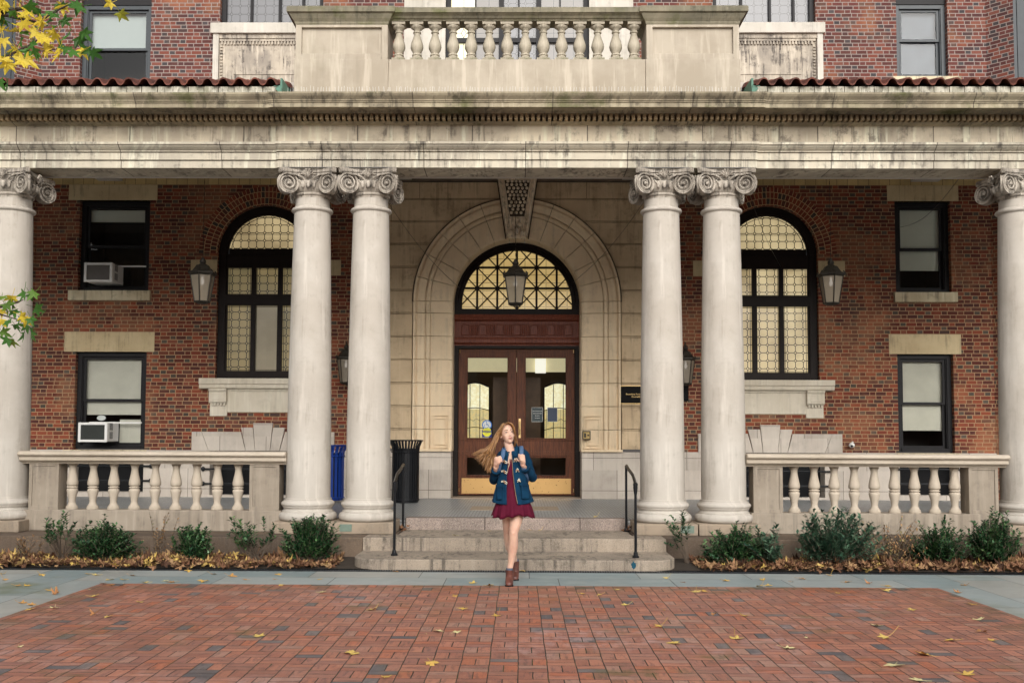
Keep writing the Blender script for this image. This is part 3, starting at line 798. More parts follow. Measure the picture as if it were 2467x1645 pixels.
# ------------------------------------------------------------ brick building (one thing)
bd_ = thing('brick_building', 'red brick building with leaded arched windows behind the stone portico', 'building', (0, YW, 0)); OBd = (0, YW, 0)
def D(mb, name, mat, parent=None, **k): return mb.build(name, mat, parent or bd_, off=OBd, **k)
def DS(mb, name, mat, parent=None, bev=0, **k):
    for q in pieces(mb):
        o = D(q, name, mat, parent, **k)
        if bev: bevel(o, bev)
def wall_mb(m, x0, x1, z0, z1, y, ops, depth):
    # ops: (xa, xb, za, zb) rectangles or (xa, xb, za, zspring, 'a') with a round head; front faces and reveals
    xs = {x0, x1}
    for o in ops:
        xs |= {o[0], o[1]}
        if len(o) == 5:
            c = (o[0]+o[1])/2; r = (o[1]-o[0])/2
            xs |= {c-r*math.cos(PI*i/32) for i in range(33)}
    xs = sorted(x for x in xs if x0-1e-9 <= x <= x1+1e-9)
    xx = [xs[0]]
    for x in xs[1:]:
        if x-xx[-1] > 1e-6: xx.append(x)
    for a, b in zip(xx, xx[1:]):
        mid = (a+b)/2; cut = []
        for o in ops:
            if o[0] < mid < o[1]:
                if len(o) == 5:
                    c = (o[0]+o[1])/2; r = (o[1]-o[0])/2
                    h = lambda q: o[3]+math.sqrt(max(0, r*r-(q-c)**2))
                    cut.append((o[2], h(a), h(b)))
                else: cut.append((o[2], o[3], o[3]))
        cut.sort(); za = zb = z0
        for lo, ha, hb in cut:
            if lo > za+1e-6 or lo > zb+1e-6: m.quad((a, y, za), (b, y, zb), (b, y, lo), (a, y, lo))
            za, zb = ha, hb
        m.quad((a, y, za), (b, y, zb), (b, y, z1), (a, y, z1))
    for o in ops:
        ya, yb = y, y+depth
        if len(o) == 5:
            c = (o[0]+o[1])/2; r = (o[1]-o[0])/2; zt = o[3]
            P_ = [(c-r*math.cos(PI*i/32), zt+r*math.sin(PI*i/32)) for i in range(33)]
        else: P_ = [(o[0], o[3]), (o[1], o[3])]
        path = [(o[0], o[2])]+P_+[(o[1], o[2])]
        for (xa, z_a), (xb, z_b) in zip(path, path[1:]): m.quad((xa, ya, z_a), (xa, yb, z_a), (xb, yb, z_b), (xb, ya, z_b))
        m.quad((o[0], ya, o[2]), (o[1], ya, o[2]), (o[1], yb, o[2]), (o[0], yb, o[2]))
LW = (-8.635, -7.245); RW = (7.30, 8.375)          # small windows
AL = (-5.90, -4.0); AR = (3.90, 5.80)              # arched windows
low = [(LW[0], LW[1], 4.455, 6.245), (LW[0], LW[1], 1.36, 3.262), (RW[0], RW[1], 4.455, 6.245), (RW[0], RW[1], 1.36, 3.262),
       (AL[0], AL[1], 2.745, 5.20, 'a'), (AR[0], AR[1], 2.745, 5.20, 'a')]
CL, CR = -9.47, 9.15
up = [(-8.72, -7.32, 7.2, 10.9), (7.40, 8.40, 8.70, 10.9), (-5.95, -3.9, 9.70, 11.2), (3.80, 5.82, 9.70, 11.2)]
m = MB(); wall_mb(m, CL, -2.62, 1.36, 7.0, YW, low[:2]+[low[4]], .22); wall_mb(m, 2.53, CR, 1.36, 7.0, YW, low[2:4]+[low[5]], .22)
# ends: 45 degree bays
def bayside(m, x, s, z0, z1):
    m.quad((x, YW, z0), (x+s*.36, YW-.36, z0), (x+s*.36, YW-.36, z1), (x, YW, z1))
    m.quad((x+s*.36, YW-.36, z0), (x+s*3, YW-.36, z0), (x+s*3, YW-.36, z1), (x+s*.36, YW-.36, z1))
for s, x in ((-1, CL), (1, CR)): bayside(m, x, s, .459, 7.0)
DS(m, 'wall', B_wall)
m = MB(); wall_mb(m, CL, CR, 7.0, 12.5, YW+.0, [up[0], up[1], up[2], up[3], (-1.47, 1.36, 8.3, 11.5)], .22)
for s, x in ((-1, CL), (1, CR)):
    m.quad((x, YW, 7), (x+s*.36, YW-.36, 7), (x+s*.36, YW-.36, 12.5), (x, YW, 12.5))
    e = x+s*.36; m.quad((e, YW-.36, 7), (e, YW-.36, 12.5), (e, YW-.14, 12.5), (e, YW-.14, 7))
DS(m, 'upper_wall', B_up)
# stone dado with basement openings; areaway door lintels
m = MB()
bas = [(LW[0], LW[1], .55, 1.30), (RW[0], RW[1], .55, 1.30), (-5.96, -3.92, .50, 1.345), (3.82, 5.87, .50, 1.345)]
wall_mb(m, CL, -2.62, .459, 1.36, YW-.03, bas[:1]+[bas[2]], .3); wall_mb(m, 2.53, CR, .459, 1.36, YW-.03, bas[1:2]+[bas[3]], .3)
m.quad((CL, YW-.03, 1.36), (CR, YW-.03, 1.36), (CR, YW+.0, 1.36), (CL, YW, 1.36))
DS(m, 'dado', T_dado)
for (a, b, c, d) in bas:
    m = MB(); m.box(a-.05, b+.05, YW+.27, YW+.32, c-.05, d+.05); w_ = D(m, 'basement_window', K_dark)
    m = MB()
    for z in (c+.22, c+.5):
        m.tube([(a-.12 if b < 0 and b > -7.5 and a < -8 else a-.12, YW-.07, z), (b+.16, YW-.07, z)], .018, 8)
        for x in (a-.12, b+.16): m.ell((x, YW-.06, z), (.045, .03, .045), 10, 6)
    if b-a > 1.5:
        for i in range(5): m.tube([(a+.2+i*(b-a-.4)/4, YW+.1, c), (a+.2+i*(b-a-.4)/4, YW+.1, d)], .014, 6)
    D(m, 'bar', K_black, w_)
for c in ((AL[0]+AL[1])/2+.01, (AR[0]+AR[1])/2-.02):
    m = MB(); y0 = YW-.045
    def st(pts, p=0.): m.prism_y([(c+x, z) for x, z in pts], y0-p, YW+.1)
    st([(-1.38, 1.352), (-1.05, 1.352), (-1.19, 1.715), (-1.38, 1.715)]); st([(1.05, 1.352), (1.38, 1.352), (1.38, 1.715), (1.19, 1.715)])
    st([(-1.045, 1.352), (-.33, 1.352), (-.43, 1.715), (-1.185, 1.715)]); st([(.33, 1.352), (1.045, 1.352), (1.185, 1.715), (.43, 1.715)])
    st([(-.325, 1.352), (-.145, 1.352), (-.195, 1.80), (-.425, 1.80)], .006); st([(.145, 1.352), (.325, 1.352), (.425, 1.80), (.195, 1.80)], .006)
    st([(-.14, 1.352), (.14, 1.352), (.19, 1.885), (-.19, 1.885)], .014)
    bevel(D(m, 'keystone_lintel', T_dado), .004)
# lintels, sills, blocks, tile band
m = MB()
for a, b, z0, z1 in ((-8.86, -7.11, 6.245, 6.555), (7.16, 8.54, 6.245, 6.555), (-8.86, -7.10, 3.262, 3.65), (7.145, 8.53, 3.262, 3.645)): m.box(a, b, YW-.012, YW+.2, z0, z1)
DS(m, 'lintel', T_lint, bev=.004)
m = MB()
for a, b, z0, z1 in ((-8.79, -7.19, 4.262, 4.455), (7.25, 8.46, 4.265, 4.455), (-8.79, -7.19, 1.20, 1.358), (7.25, 8.46, 1.20, 1.358), (7.29, 8.62, 8.585, 8.70)): m.box(a, b, YW-.08, YW+.22, z0, z1)
DS(m, 'sill', T_sill, bev=.006)
m = MB()
for c in (-4.95, 4.85):
    for s in (-1, 1):
        a = c+s*.955; b = c+s*1.47; m.box(min(a, b), max(a, b), YW-.012, YW+.1, 4.765, 5.07)
DS(m, 'impost_block', T_lint)
m = MB(); m.box(CL, -2.62, YW-.01, YW+.1, 6.56, 6.80); m.box(2.53, CR, YW-.01, YW+.1, 6.56, 6.80); DS(m, 'tile_band', T_ptile)
# brick rings of the arched windows
for c in (-4.95, 4.85):
    m = MB(); m.arc_strip(c, 5.20, [(.951, YW-.006), (.951, YW+.05), (1.317, YW+.05), (1.317, YW-.006)], 0, PI, 48); D(m, 'arch_ring', B_ring)

# ---------- window builders
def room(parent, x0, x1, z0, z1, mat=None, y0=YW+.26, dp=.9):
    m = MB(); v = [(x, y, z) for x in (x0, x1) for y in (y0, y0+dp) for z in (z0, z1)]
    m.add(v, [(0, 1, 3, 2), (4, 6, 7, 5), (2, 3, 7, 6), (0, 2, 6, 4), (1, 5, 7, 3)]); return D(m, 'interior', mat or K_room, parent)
def sash(name, x0, x1, z0, z1, mat, y=YW+.10, meet=None, fw=.085, lab=None, thick=.05):
    # double hung window: outer frame, upper sash (front), lower sash, panes
    m = MB()
    m.box(x0, x0+fw, y, y+.12, z0, z1); m.box(x1-fw, x1, y, y+.12, z0, z1); m.box(x0+fw, x1-fw, y, y+.12, z1-fw, z1); m.box(x0+fw, x1-fw, y-.02, y+.12, z0, z0+fw*.8)
    m.box(x0+fw, x0+fw+.02, y+.02, y+.12, z0+fw*.8, z1-fw); m.box(x1-fw-.02, x1-fw, y+.02, y+.12, z0+fw*.8, z1-fw)
    wn = bevel(D(m, 'window', mat), .006)
    if lab: wn['label'] = lab
    a, b = x0+fw+.02, x1-fw-.02; lo, hi = z0+fw*.8, z1-fw; mz = meet or (lo+hi)/2
    for (za, zb, yy) in ((mz-.03, hi, y+.045), (lo, mz+.02, y+.085)):
        if zb-za < .1: continue
        m = MB(); t = thick
        m.box(a, a+t, yy, yy+.035, za, zb); m.box(b-t, b, yy, yy+.035, za, zb); m.box(a+t, b-t, yy, yy+.035, za, za+t); m.box(a+t, b-t, yy, yy+.035, zb-t, zb)
        D(m, 'frame', mat, wn)
        m = MB(); m.quad((a+t, yy+.018, za+t), (b-t, yy+.018, za+t), (b-t, yy+.018, zb-t), (a+t, yy+.018, zb-t)); D(m, 'pane', L_glass, wn)
    room(wn, x0+.02, x1-.02, z0+.02, z1-.02)
    return wn
def blind(wn, x0, x1, z0, z1, mat, y=YW+.245, slat=0):
    m = MB(); m.box(x0, x1, y, y+.006, z0, z1); m.tube([(x0, y, z0), (x1, y, z0)], .012, 6); return D(m, 'blind', mat, wn)
w1 = sash('w', LW[0], LW[1], 4.46, 6.24, W_blk, meet=5.36, lab='dark sash window with a window air conditioner, upper left'); blind(w1, LW[0]+.12, LW[1]-.12, 5.87, 6.1, K_pale)
w2 = sash('w', LW[0], LW[1], 1.38, 3.26, W_blk, meet=2.33, lab='sash window with a pale painted reflection and an air conditioner, lower left'); blind(w2, LW[0]+.12, LW[1]-.12, 2.05, 3.2, K_curt)
blind(w2, LW[0]+.8, LW[1]-.12, 1.4, 1.95, K_curt)  # pale sheets behind the glass imitate the reflection in this window
m = MB(); m.ell((-8.22, YW+.285, 1.98), (.09, .01, .055), 14, 8); D(m, 'sticker', K_white, w2)
w3 = sash('w', RW[0], RW[1]+.0, 4.46, 6.24, W_blk, meet=5.33, lab='narrow sash window with its pale blind three quarters down'); blind(w3, RW[0]+.1, RW[1]-.1, 4.93, 6.2, K_pale)
w4 = sash('w', RW[0], RW[1], 1.38, 3.26, W_blk, meet=2.32, lab='narrow sash window low on the right with a pale shade'); blind(w4, RW[0]+.1, RW[1]-.1, 1.80, 3.2, K_curt)
w5 = sash('w', -8.72, -7.32, 8.4, 10.20, W_grn, meet=9.33, lab='upper left sash window with a white shade'); blind(w5, -8.62, -7.42, 9.36, 10.15, K_paper)
w6 = sash('w', 7.40, 8.40, 8.71, 10.20, W_grn, meet=9.50, lab='upper right sash window with pale curtains'); blind(w6, 7.5, 8.3, 8.8, 10.15, simple('grey net curtain', (.13, .14, .16), .85, var=.5, sc=4))
for q_, a, b in ((w5, -8.72, -7.32), (w6, 7.40, 8.40)):
    m = MB(); m.box(a, b, YW+.08, YW+.2, 10.20, 10.88); D(m, 'transom_panel', W_blk, q_)
for s, x in ((-1, CL-.36), (1, CR+.36)):
    a, b = (x-1.3, x) if s < 0 else (x, x+1.3); m = MB(); yy = YW-.30
    m.box(a, b, yy+.1, yy+.15, 8.4, 11); m.box(b-.09 if s < 0 else a, b if s < 0 else a+.09, yy, yy+.1, 8.4, 11); m.box((b-.16) if s < 0 else a+.13, (b-.13) if s < 0 else a+.16, yy+.05, yy+.1, 8.4, 11)
    DS(m, 'bay_window', W_grn)

# arched windows with leaded panes
def arched(c, lit, lab):
    y = YW+.08; r = .95; zs = 5.20; z0 = 2.75
    m = MB()
    m.arc_strip(c, zs, [(.80, y), (.80, y+.12), (.948, y+.12), (.948, y)], 0, PI, 40)
    m.arc_strip(c, zs, [(.775, y+.03), (.775, y+.12), (.80, y+.12), (.80, y+.03)], 0, PI, 40)
    m.box(c-.948, c-.80, y, y+.12, z0, zs); m.box(c+.80, c+.948, y, y+.12, z0, zs)
    m.box(c-.80, c+.80, y, y+.12, z0, z0+.155); m.box(c-.80, c+.80, y+.01, y+.12, 4.93, 5.17); m.box(c-.80, c+.80, y-.02, y+.12, 4.19, 4.40)
    m.box(c-.80, c+.80, y+.03, y+.12, 5.17, 5.20)
    for x in (-.262, .262): m.box(c+x-.045, c+x+.045, y+.01, y+.12, z0+.155, 4.19); m.box(c+x-.045, c+x+.045, y+.01, y+.12, 4.40, 4.93)
    m.box(c-.80, c-.775, y+.03, y+.12, z0+.155, 4.93); m.box(c+.775, c+.80, y+.03, y+.12, z0+.155, 4.93)
    m.box(c-.76, c+.76, y+.05, y+.12, 5.20, 5.315)
    wn = bevel(D(m, 'arched_window', W_dark), .004); wn['label'] = lab
    for i, x in enumerate((-.54, 0, .54)):
        for k, (za, zb) in enumerate(((2.905, 4.19), (4.40, 4.93))):
            m = MB(); a, b = c+x-.235, c+x+.235
            if i == 0: b = c-.262-.045
            if i == 2: a = c+.262+.045
            wdt = b-a
            u0 = 0.; sc = .19*2.5/wdt
            uv = [(0, 0), (wdt*sc, 0), (wdt*sc, zb-za), (0, zb-za)]
            m.quad((a, y+.08, za), (b, y+.08, za), (b, y+.08, zb), (a, y+.08, zb), uv=uv); D(m, 'pane', lit[k][i], wn)
            m = MB()
            for q in (za+.02, zb-.02): m.box(a, b, y+.07, y+.078, q-.004, q+.004)
            for q in (a+.03, b-.03): m.box(q-.004, q+.004, y+.07, y+.078, za, zb)
            D(m, 'leading', W_dark, wn)
    m = MB(); n = 32
    pts = [(c+.775*math.cos(PI*i/n), zs+.775*math.sin(PI*i/n)) for i in range(n+1)]; pts = [p for p in pts if p[1] > 5.315]
    pts = [(c+math.sqrt(.775**2-.115**2), 5.315)]+pts+[(c-math.sqrt(.775**2-.115**2), 5.315)]
    m.add([(x, y+.08, z) for x, z in pts], [tuple(range(len(pts)))], [(x-c, z-5.25) for x, z in pts]); D(m, 'pane', lit[2], wn)
    m = MB(); m.box(c-.70, c+.70, y+.065, y+.075, 5.60, 5.608); m.arc_strip(c, zs, [(.735, y+.07), (.735, y+.078), (.745, y+.078), (.745, y+.07)], .2, PI-.2, 32); D(m, 'leading', W_dark, wn)
arched(-4.95, [(L_dim, L_dim2, L_dim), (L_dim, L_dim, L_dim), L_bright], 'arched leaded window left of the entrance with dim lower panes')
arched(4.85, [(L_bright, L_bright, L_bright2), (L_bright, L_bright2, L_bright2), L_bright2], 'arched leaded window right of the entrance, brightly lit from inside')
# sills of the arched windows with panel and brackets
for c in (-4.95, 4.83):
    m = MB()
    m.prof_x([(YW-.16, 2.745), (YW-.16, 2.64), (YW-.13, 2.63), (YW-.125, 2.56), (YW-.10, 2.545), (YW, 2.545), (YW+.1, 2.745)], c-1.22, c+1.22)
    m.prof_x([(YW-.03, 2.545), (YW-.03, 2.095), (YW+.05, 2.095), (YW+.05, 2.545)], c-1.03+.335, c+1.03-.335)
    m.prof_x([(YW-.07, 2.545), (YW-.05, 2.50), (YW-.02, 2.49), (YW, 2.545)], c-1.03+.335, c+1.03-.335)
    for s in (-1, 1):
        a = c+s*1.03; b = c+s*(1.03-.333); a, b = min(a, b), max(a, b)
        m.box(a, b, YW-.032, YW+.05, 2.02, 2.545)
        m.prof_x([(YW-.15, 2.545), (YW-.15, 2.515), (YW-.12, 2.48), (YW-.12, 2.30), (YW-.09, 2.27), (YW-.04, 2.27), (YW-.03, 2.545)], a+.0, b-.0)
        m.prof_x([(YW-.125, 2.47), (YW-.128, 2.45), (YW-.128, 2.34), (YW-.12, 2.32)], a+.06, b-.06)
        for i in range(5): m.box(a+.03+i*.06, a+.065+i*.06, YW-.085, YW-.03, 2.225, 2.27)
    bevel(D(m, 'window_sill', T_pale), .004)

# ---------- stone door surround: rusticated ashlar, archivolt, keystone
YA = 19.2; cx0 = XC
m = MB(); ZS = 4.25
top = 6.60
# ashlar courses as raised blocks with recessed bands between, cut back round the archivolt
rows = [1.36]; z = 1.36
edges = [1.39, 1.78, 2.225, 2.67, 3.12, 3.57, 4.02, 4.47, 4.92, 5.37, 5.81, 6.25, 6.60]
def xin(z): return 2.022 if z <= ZS else (math.sqrt(max(0, 2.022**2-(z-ZS)**2)) if z-ZS < 2.022 else 0.)
g_ = .038
for k, (za, zb) in enumerate(zip(edges, edges[1:])):
    for s in (-1, 1):
        # block
        for (a, b, dy) in ((za+g_/2, zb-g_/2, 0.), (zb-g_/2+.010, zb+g_/2-.010, .008), (zb-g_/2-.001, zb-g_/2+.0101, .05), (zb+g_/2-.0101, zb+g_/2+.001, .0501)):
            if dy and k == len(edges)-2: continue
            n = 6 if b > ZS else 1; inner = []
            for i in range(n+1): zz = a+(b-a)*i/n; inner.append((s*xin(zz), zz))
            outer = [(s*2.62, b), (s*2.62, a)]
            m.prism_y([(cx0+x, z) for x, z in inner+outer], YA+dy, YA+.2)
            if not dy and k in (0, 1, 2, 3, 4, 5, 6, 7):
                pass
DS(m, 'ashlar_surround', T_ash, bev=.006)
m = MB()   # vertical joints in the wide blocks over the arch, as thin dark recess strips
for (x, za, zb) in ((-1.35, 6.27, 6.58), (-.98, 5.83, 6.23), (-1.9, 6.27, 6.58), (.98, 5.83, 6.23), (1.35, 6.27, 6.58), (-2.45, 5.83, 6.23)):
    if (x-0)**2+(za-ZS)**2 > 2.02**2: m.box(cx0+x-.004, cx0+x+.004, YA-.0015, YA+.01, za, zb)
DS(m, 'joint_line', simple('dark mortar', (.06, .045, .035), .9))
m = MB(); m.box(cx0-2.62, cx0+2.62, YA-.03, YA+.1, 6.60, 6.80); D(m, 'surround_cornice', simple('dark cornice stone', (.14, .11, .08), .9, var=.5, sc=5))  # dark, unevenly toned band across the top of the surround
# dado blocks either side of the door
m = MB()
for s in (-1, 1):
    for a, b, y in ((1.25, 2.02, YA-.05), (2.02, 2.62, YA-.01)):
        x0_, x1_ = sorted((cx0+s*a, cx0+s*b)); m.box(x0_, x1_, y, YA+.5 if a < 2 else YA+.1, .459, 1.355)
DS(m, 'surround_base', T_dado, bev=.008)
# archivolt and jambs: one moulded section (r, y) turned round the arch then straight down
sec = [(1.235, YA+.55), (1.235, YA+.03), (1.26, YA+.0), (1.30, YA-.01), (1.655, YA-.04), (1.657, YA-.0), (1.672, YA-.0), (1.674, YA-.045), (1.70, YA-.055), (1.735, YA-.05), (1.755, YA-.035), (1.758, YA+.0), (1.772, YA+.0), (1.775, YA-.04), (1.80, YA-.045), (1.86, YA-.075), (1.905, YA-.085), (1.908, YA-.04), (1.925, YA-.04), (1.965, YA-.09), (1.995, YA-.09), (2.0, YA-.02), (2.0, YA+.1), (1.6, YA+.55)]
NV = 13
for i in range(NV):
    a0 = PI*i/NV+.0032; a1 = PI*(i+1)/NV-.0032
    m = MB(); m.arc_strip(cx0, ZS, sec, a0, a1, 5)
    D(m, 'voussoir', T_arch)
m = MB(); m.arc_strip(cx0, ZS, [(1.28, YA+.06), (1.28, YA+.5), (2.05, YA+.5), (2.05, YA+.06)], 0, PI, 40); D(m, 'added_arch_backing', simple('mortar backing', (.07, .05, .035), .95))  # added behind the voussoirs to stop light leaking through their joints
m = MB(); m.arc_strip(cx0, ZS, [(2.001, YA-.075), (2.001, YA+.05), (2.024, YA+.05), (2.024, YA-.06)], 0, PI, 60); D(m, 'hood_fillet', simple('blackened fillet', (.085, .06, .04), .95, var=.6, sc=6))
m = MB(); zz = [1.36, 1.78, 2.225, 2.67, 3.12, 3.57, 4.02, 4.25]
for s in (-1, 1):
    for za, zb in zip(zz, zz[1:]):
        v = [(cx0+s*r, y, za+.0045) for r, y in sec]+[(cx0+s*r, y, zb-.0045) for r, y in sec]; n = len(sec)
        m.add(v, [(i, (i+1) % n, n+(i+1) % n, n+i) for i in range(n)]+[tuple(range(n)), tuple(range(n, 2*n))[::-1]])
DS(m, 'jamb', T_arch, smooth=None)
for s in (-1, 1):      # nested sunk panel at the foot of each jamb
    m = MB()
    for k, (i0, i1, z0, z1) in enumerate(((1.30, 1.64, 1.42, 2.05), (1.35, 1.59, 1.48, 1.99))):
        a, b = sorted((cx0+s*i0, cx0+s*i1)); e = .014; y0 = YA-.055+.004*k; y1 = YA-.005
        for p in ((a, a+e, z0, z1), (b-e, b, z0, z1), (a+e, b-e, z0, z0+e), (a+e, b-e, z1-e, z1)): m.box(p[0], p[1], y0, y1, p[2], p[3])
    m.box(*sorted((cx0+s*1.24, cx0+s*2.03)), YA-.11, YA+.1, 1.357, 1.40)
    D(m, 'jamb_panel', T_arch)
# keystone: tapering console with honeycomb panel
m = MB()
def kz(z): return .205+(z-5.5)*.155      # half width
ks = [(5.50, .16), (5.62, .12), (5.80, .13), (6.1, .17), (6.4, .22), (6.62, .25)]
v = []; f = []
for z, p in ks: v += [(cx0-kz(z), YA-.0, z), (cx0-kz(z), YA-p, z), (cx0+kz(z), YA-p, z), (cx0+kz(z), YA, z)]
for i in range(len(ks)-1):
    b = i*4
    for q in range(3): f.append((b+q, b+q+1, b+4+q+1, b+4+q))
f += [(0, 1, 2, 3)[::-1], tuple(range(20, 24))]; m.add(v, f)
for s in (-1, 1):
    m.tube([(cx0+s*(kz(z)-.035), YA-p-.01, z) for z, p in ks], .028, 8); m.tube([(cx0+s*(kz(z)-.10), YA-p-.005, z) for z, p in ks], .013, 6)
    m.ell((cx0+s*.12, YA-.17, 5.56), (.06, .05, .06), 12, 8)
m.ell((cx0, YA-.17, 5.60), (.05, .05, .07), 12, 8); m.box(cx0-.17, cx0+.17, YA-.15, YA, 5.465, 5.51)
D(m, 'keystone', T_key, smooth=40)
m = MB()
for s in (-1, 1): m.prism_y([(cx0+s*(kz(5.5)+.004), 5.47), (cx0+s*(kz(6.6)+.004), 6.6), (cx0+s*(kz(6.6)+.022), 6.6), (cx0+s*(kz(5.5)+.022), 5.47)], YA-.10, YA+.05)  # dark strips stand in for side shadow gaps; panel below is black dirt
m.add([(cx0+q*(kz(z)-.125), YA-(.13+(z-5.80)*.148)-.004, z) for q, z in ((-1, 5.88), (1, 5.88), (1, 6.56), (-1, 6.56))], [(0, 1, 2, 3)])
D(m, 'keystone_shade_and_dirt', simple('black shade and dirt', (.06, .045, .032), .95, var=.6, sc=9))
m = MB(); z = 5.95; j = 0
while z < 6.56:
    p = .152+(z-5.95)*.148; hw = kz(z)-.135
    n = max(1, int(2*hw/.075)); 
    for i in range(n): m.ell((cx0-hw+(i+.5)*2*hw/n+(.016 if j % 2 else -.016), YA-p-.005, z), (.031, .024, .031), 9, 6)
    z += .066; j += 1
m.ell((cx0-.02, YA-.15, 5.82), (.07, .05, .05), 10, 6); m.ell((cx0+.04, YA-.15, 5.72), (.06, .05, .05), 10, 6)
D(m, 'honeycomb_carving', T_key, smooth=50)

# ---------- entrance: fanlight, carved header, double door, vestibule
YD = 19.72
m = MB()
m.arc_strip(cx0, ZS, [(1.09, YD-.04), (1.09, YD+.1), (1.24, YD+.1), (1.24, YD-.08), (1.17, YD-.08), (1.16, YD-.04)], 0, PI, 48)
m.box(cx0-1.24, cx0+1.24, YD-.05, YD+.1, 4.06, 4.17)
m.box(cx0-1.24, cx0-1.09, YD-.05, YD+.1, 4.17, 4.25); m.box(cx0+1.09, cx0+1.24, YD-.05, YD+.1, 4.17, 4.25)
fan = D(m, 'fanlight', W_dark)
m = MB(); rr = 1.09; cz = ZS
def clip(xa, za, xb, zb, wd, y0, y1):
    N = 40; ins = [i for i in range(N+1) if math.hypot(xa+(xb-xa)*i/N, za+(zb-za)*i/N-cz) < rr+.01 and za+(zb-za)*i/N >= 4.15]
    if len(ins) < 2: return
    i0, i1 = ins[0]/N, ins[-1]/N
    p = (xa+(xb-xa)*i0, za+(zb-za)*i0); q = (xa+(xb-xa)*i1, za+(zb-za)*i1)
    L = math.dist(p, q); 
    if L < .02: return
    nx, nz = -(q[1]-p[1])/L*wd/2, (q[0]-p[0])/L*wd/2
    m.prism_y([(cx0+p[0]+nx, p[1]+nz), (cx0+q[0]+nx, q[1]+nz), (cx0+q[0]-nx, q[1]-nz), (cx0+p[0]-nx, p[1]-nz)], y0, y1)
gx = [-1.18, -.79, -.39, 0.0, .39, .79, 1.18]; gz = [4.17, 4.585, 5.00, 5.42]
for x in gx[1:-1]: clip(x, 4.16, x, 5.4, .042, YD-.03, YD+.03)
for z in gz[1:3]: clip(-1.1, z, 1.1, z, .038, YD-.0295, YD+.03)
for a, b in zip(gx, gx[1:]):
    for c, d in zip(gz, gz[1:]):
        clip(a, c, b, d, .022, YD-.015, YD+.014); clip(a, d, b, c, .022, YD-.014, YD+.015)
D(m, 'muntins', W_dark, fan)
m = MB(); n = 40; pts = [(1.1*math.cos(PI*i/n), ZS+1.1*math.sin(PI*i/n)) for i in range(n+1)]; pts = [(1.1, 4.16)]+pts+[(-1.1, 4.16)]
m.add([(cx0+x, YD+.05, z) for x, z in pts], [tuple(range(len(pts)))], [(x, z) for x, z in pts]); D(m, 'pane', L_fan, fan)
m = MB()
m.box(cx0-1.24, cx0+1.24, YD-.02, YD+.1, 3.44, 4.05)
m.prof_x([(YD-.02, 4.05), (YD-.12, 4.05), (YD-.13, 4.02), (YD-.10, 3.99), (YD-.09, 3.955), (YD-.05, 3.93), (YD-.02, 3.92)], cx0-1.238, cx0+1.238)
m.prof_x([(YD-.02, 3.60), (YD-.06, 3.60), (YD-.08, 3.56), (YD-.08, 3.50), (YD-.05, 3.47), (YD-.02, 3.46)], cx0-1.238, cx0+1.238)
nn = 7
for i in range(nn+1):
    x = cx0-1.19+i*2.38/nn
    if 0 < i < nn:
        for q in range(4): m.tube([(x-.062+q*.041, YD-.03, 3.64), (x-.062+q*.041, YD-.03, 3.86)], .014, 6)
for i in range(nn):
    x = cx0-1.19+(i+.5)*2.38/nn; a = .075
    P_ = [(x+a*math.cos(t), 3.80+a*.9*math.sin(t)) for t in [PI*q/8 for q in range(9)]]+[(x-a, 3.65), (x+a, 3.65)]
    m.tube([(p[0], YD-.03, p[1]) for p in P_]+[(P_[0][0], YD-.03, P_[0][1])], .010, 6)
D(m, 'door_header', W_head, smooth=40)
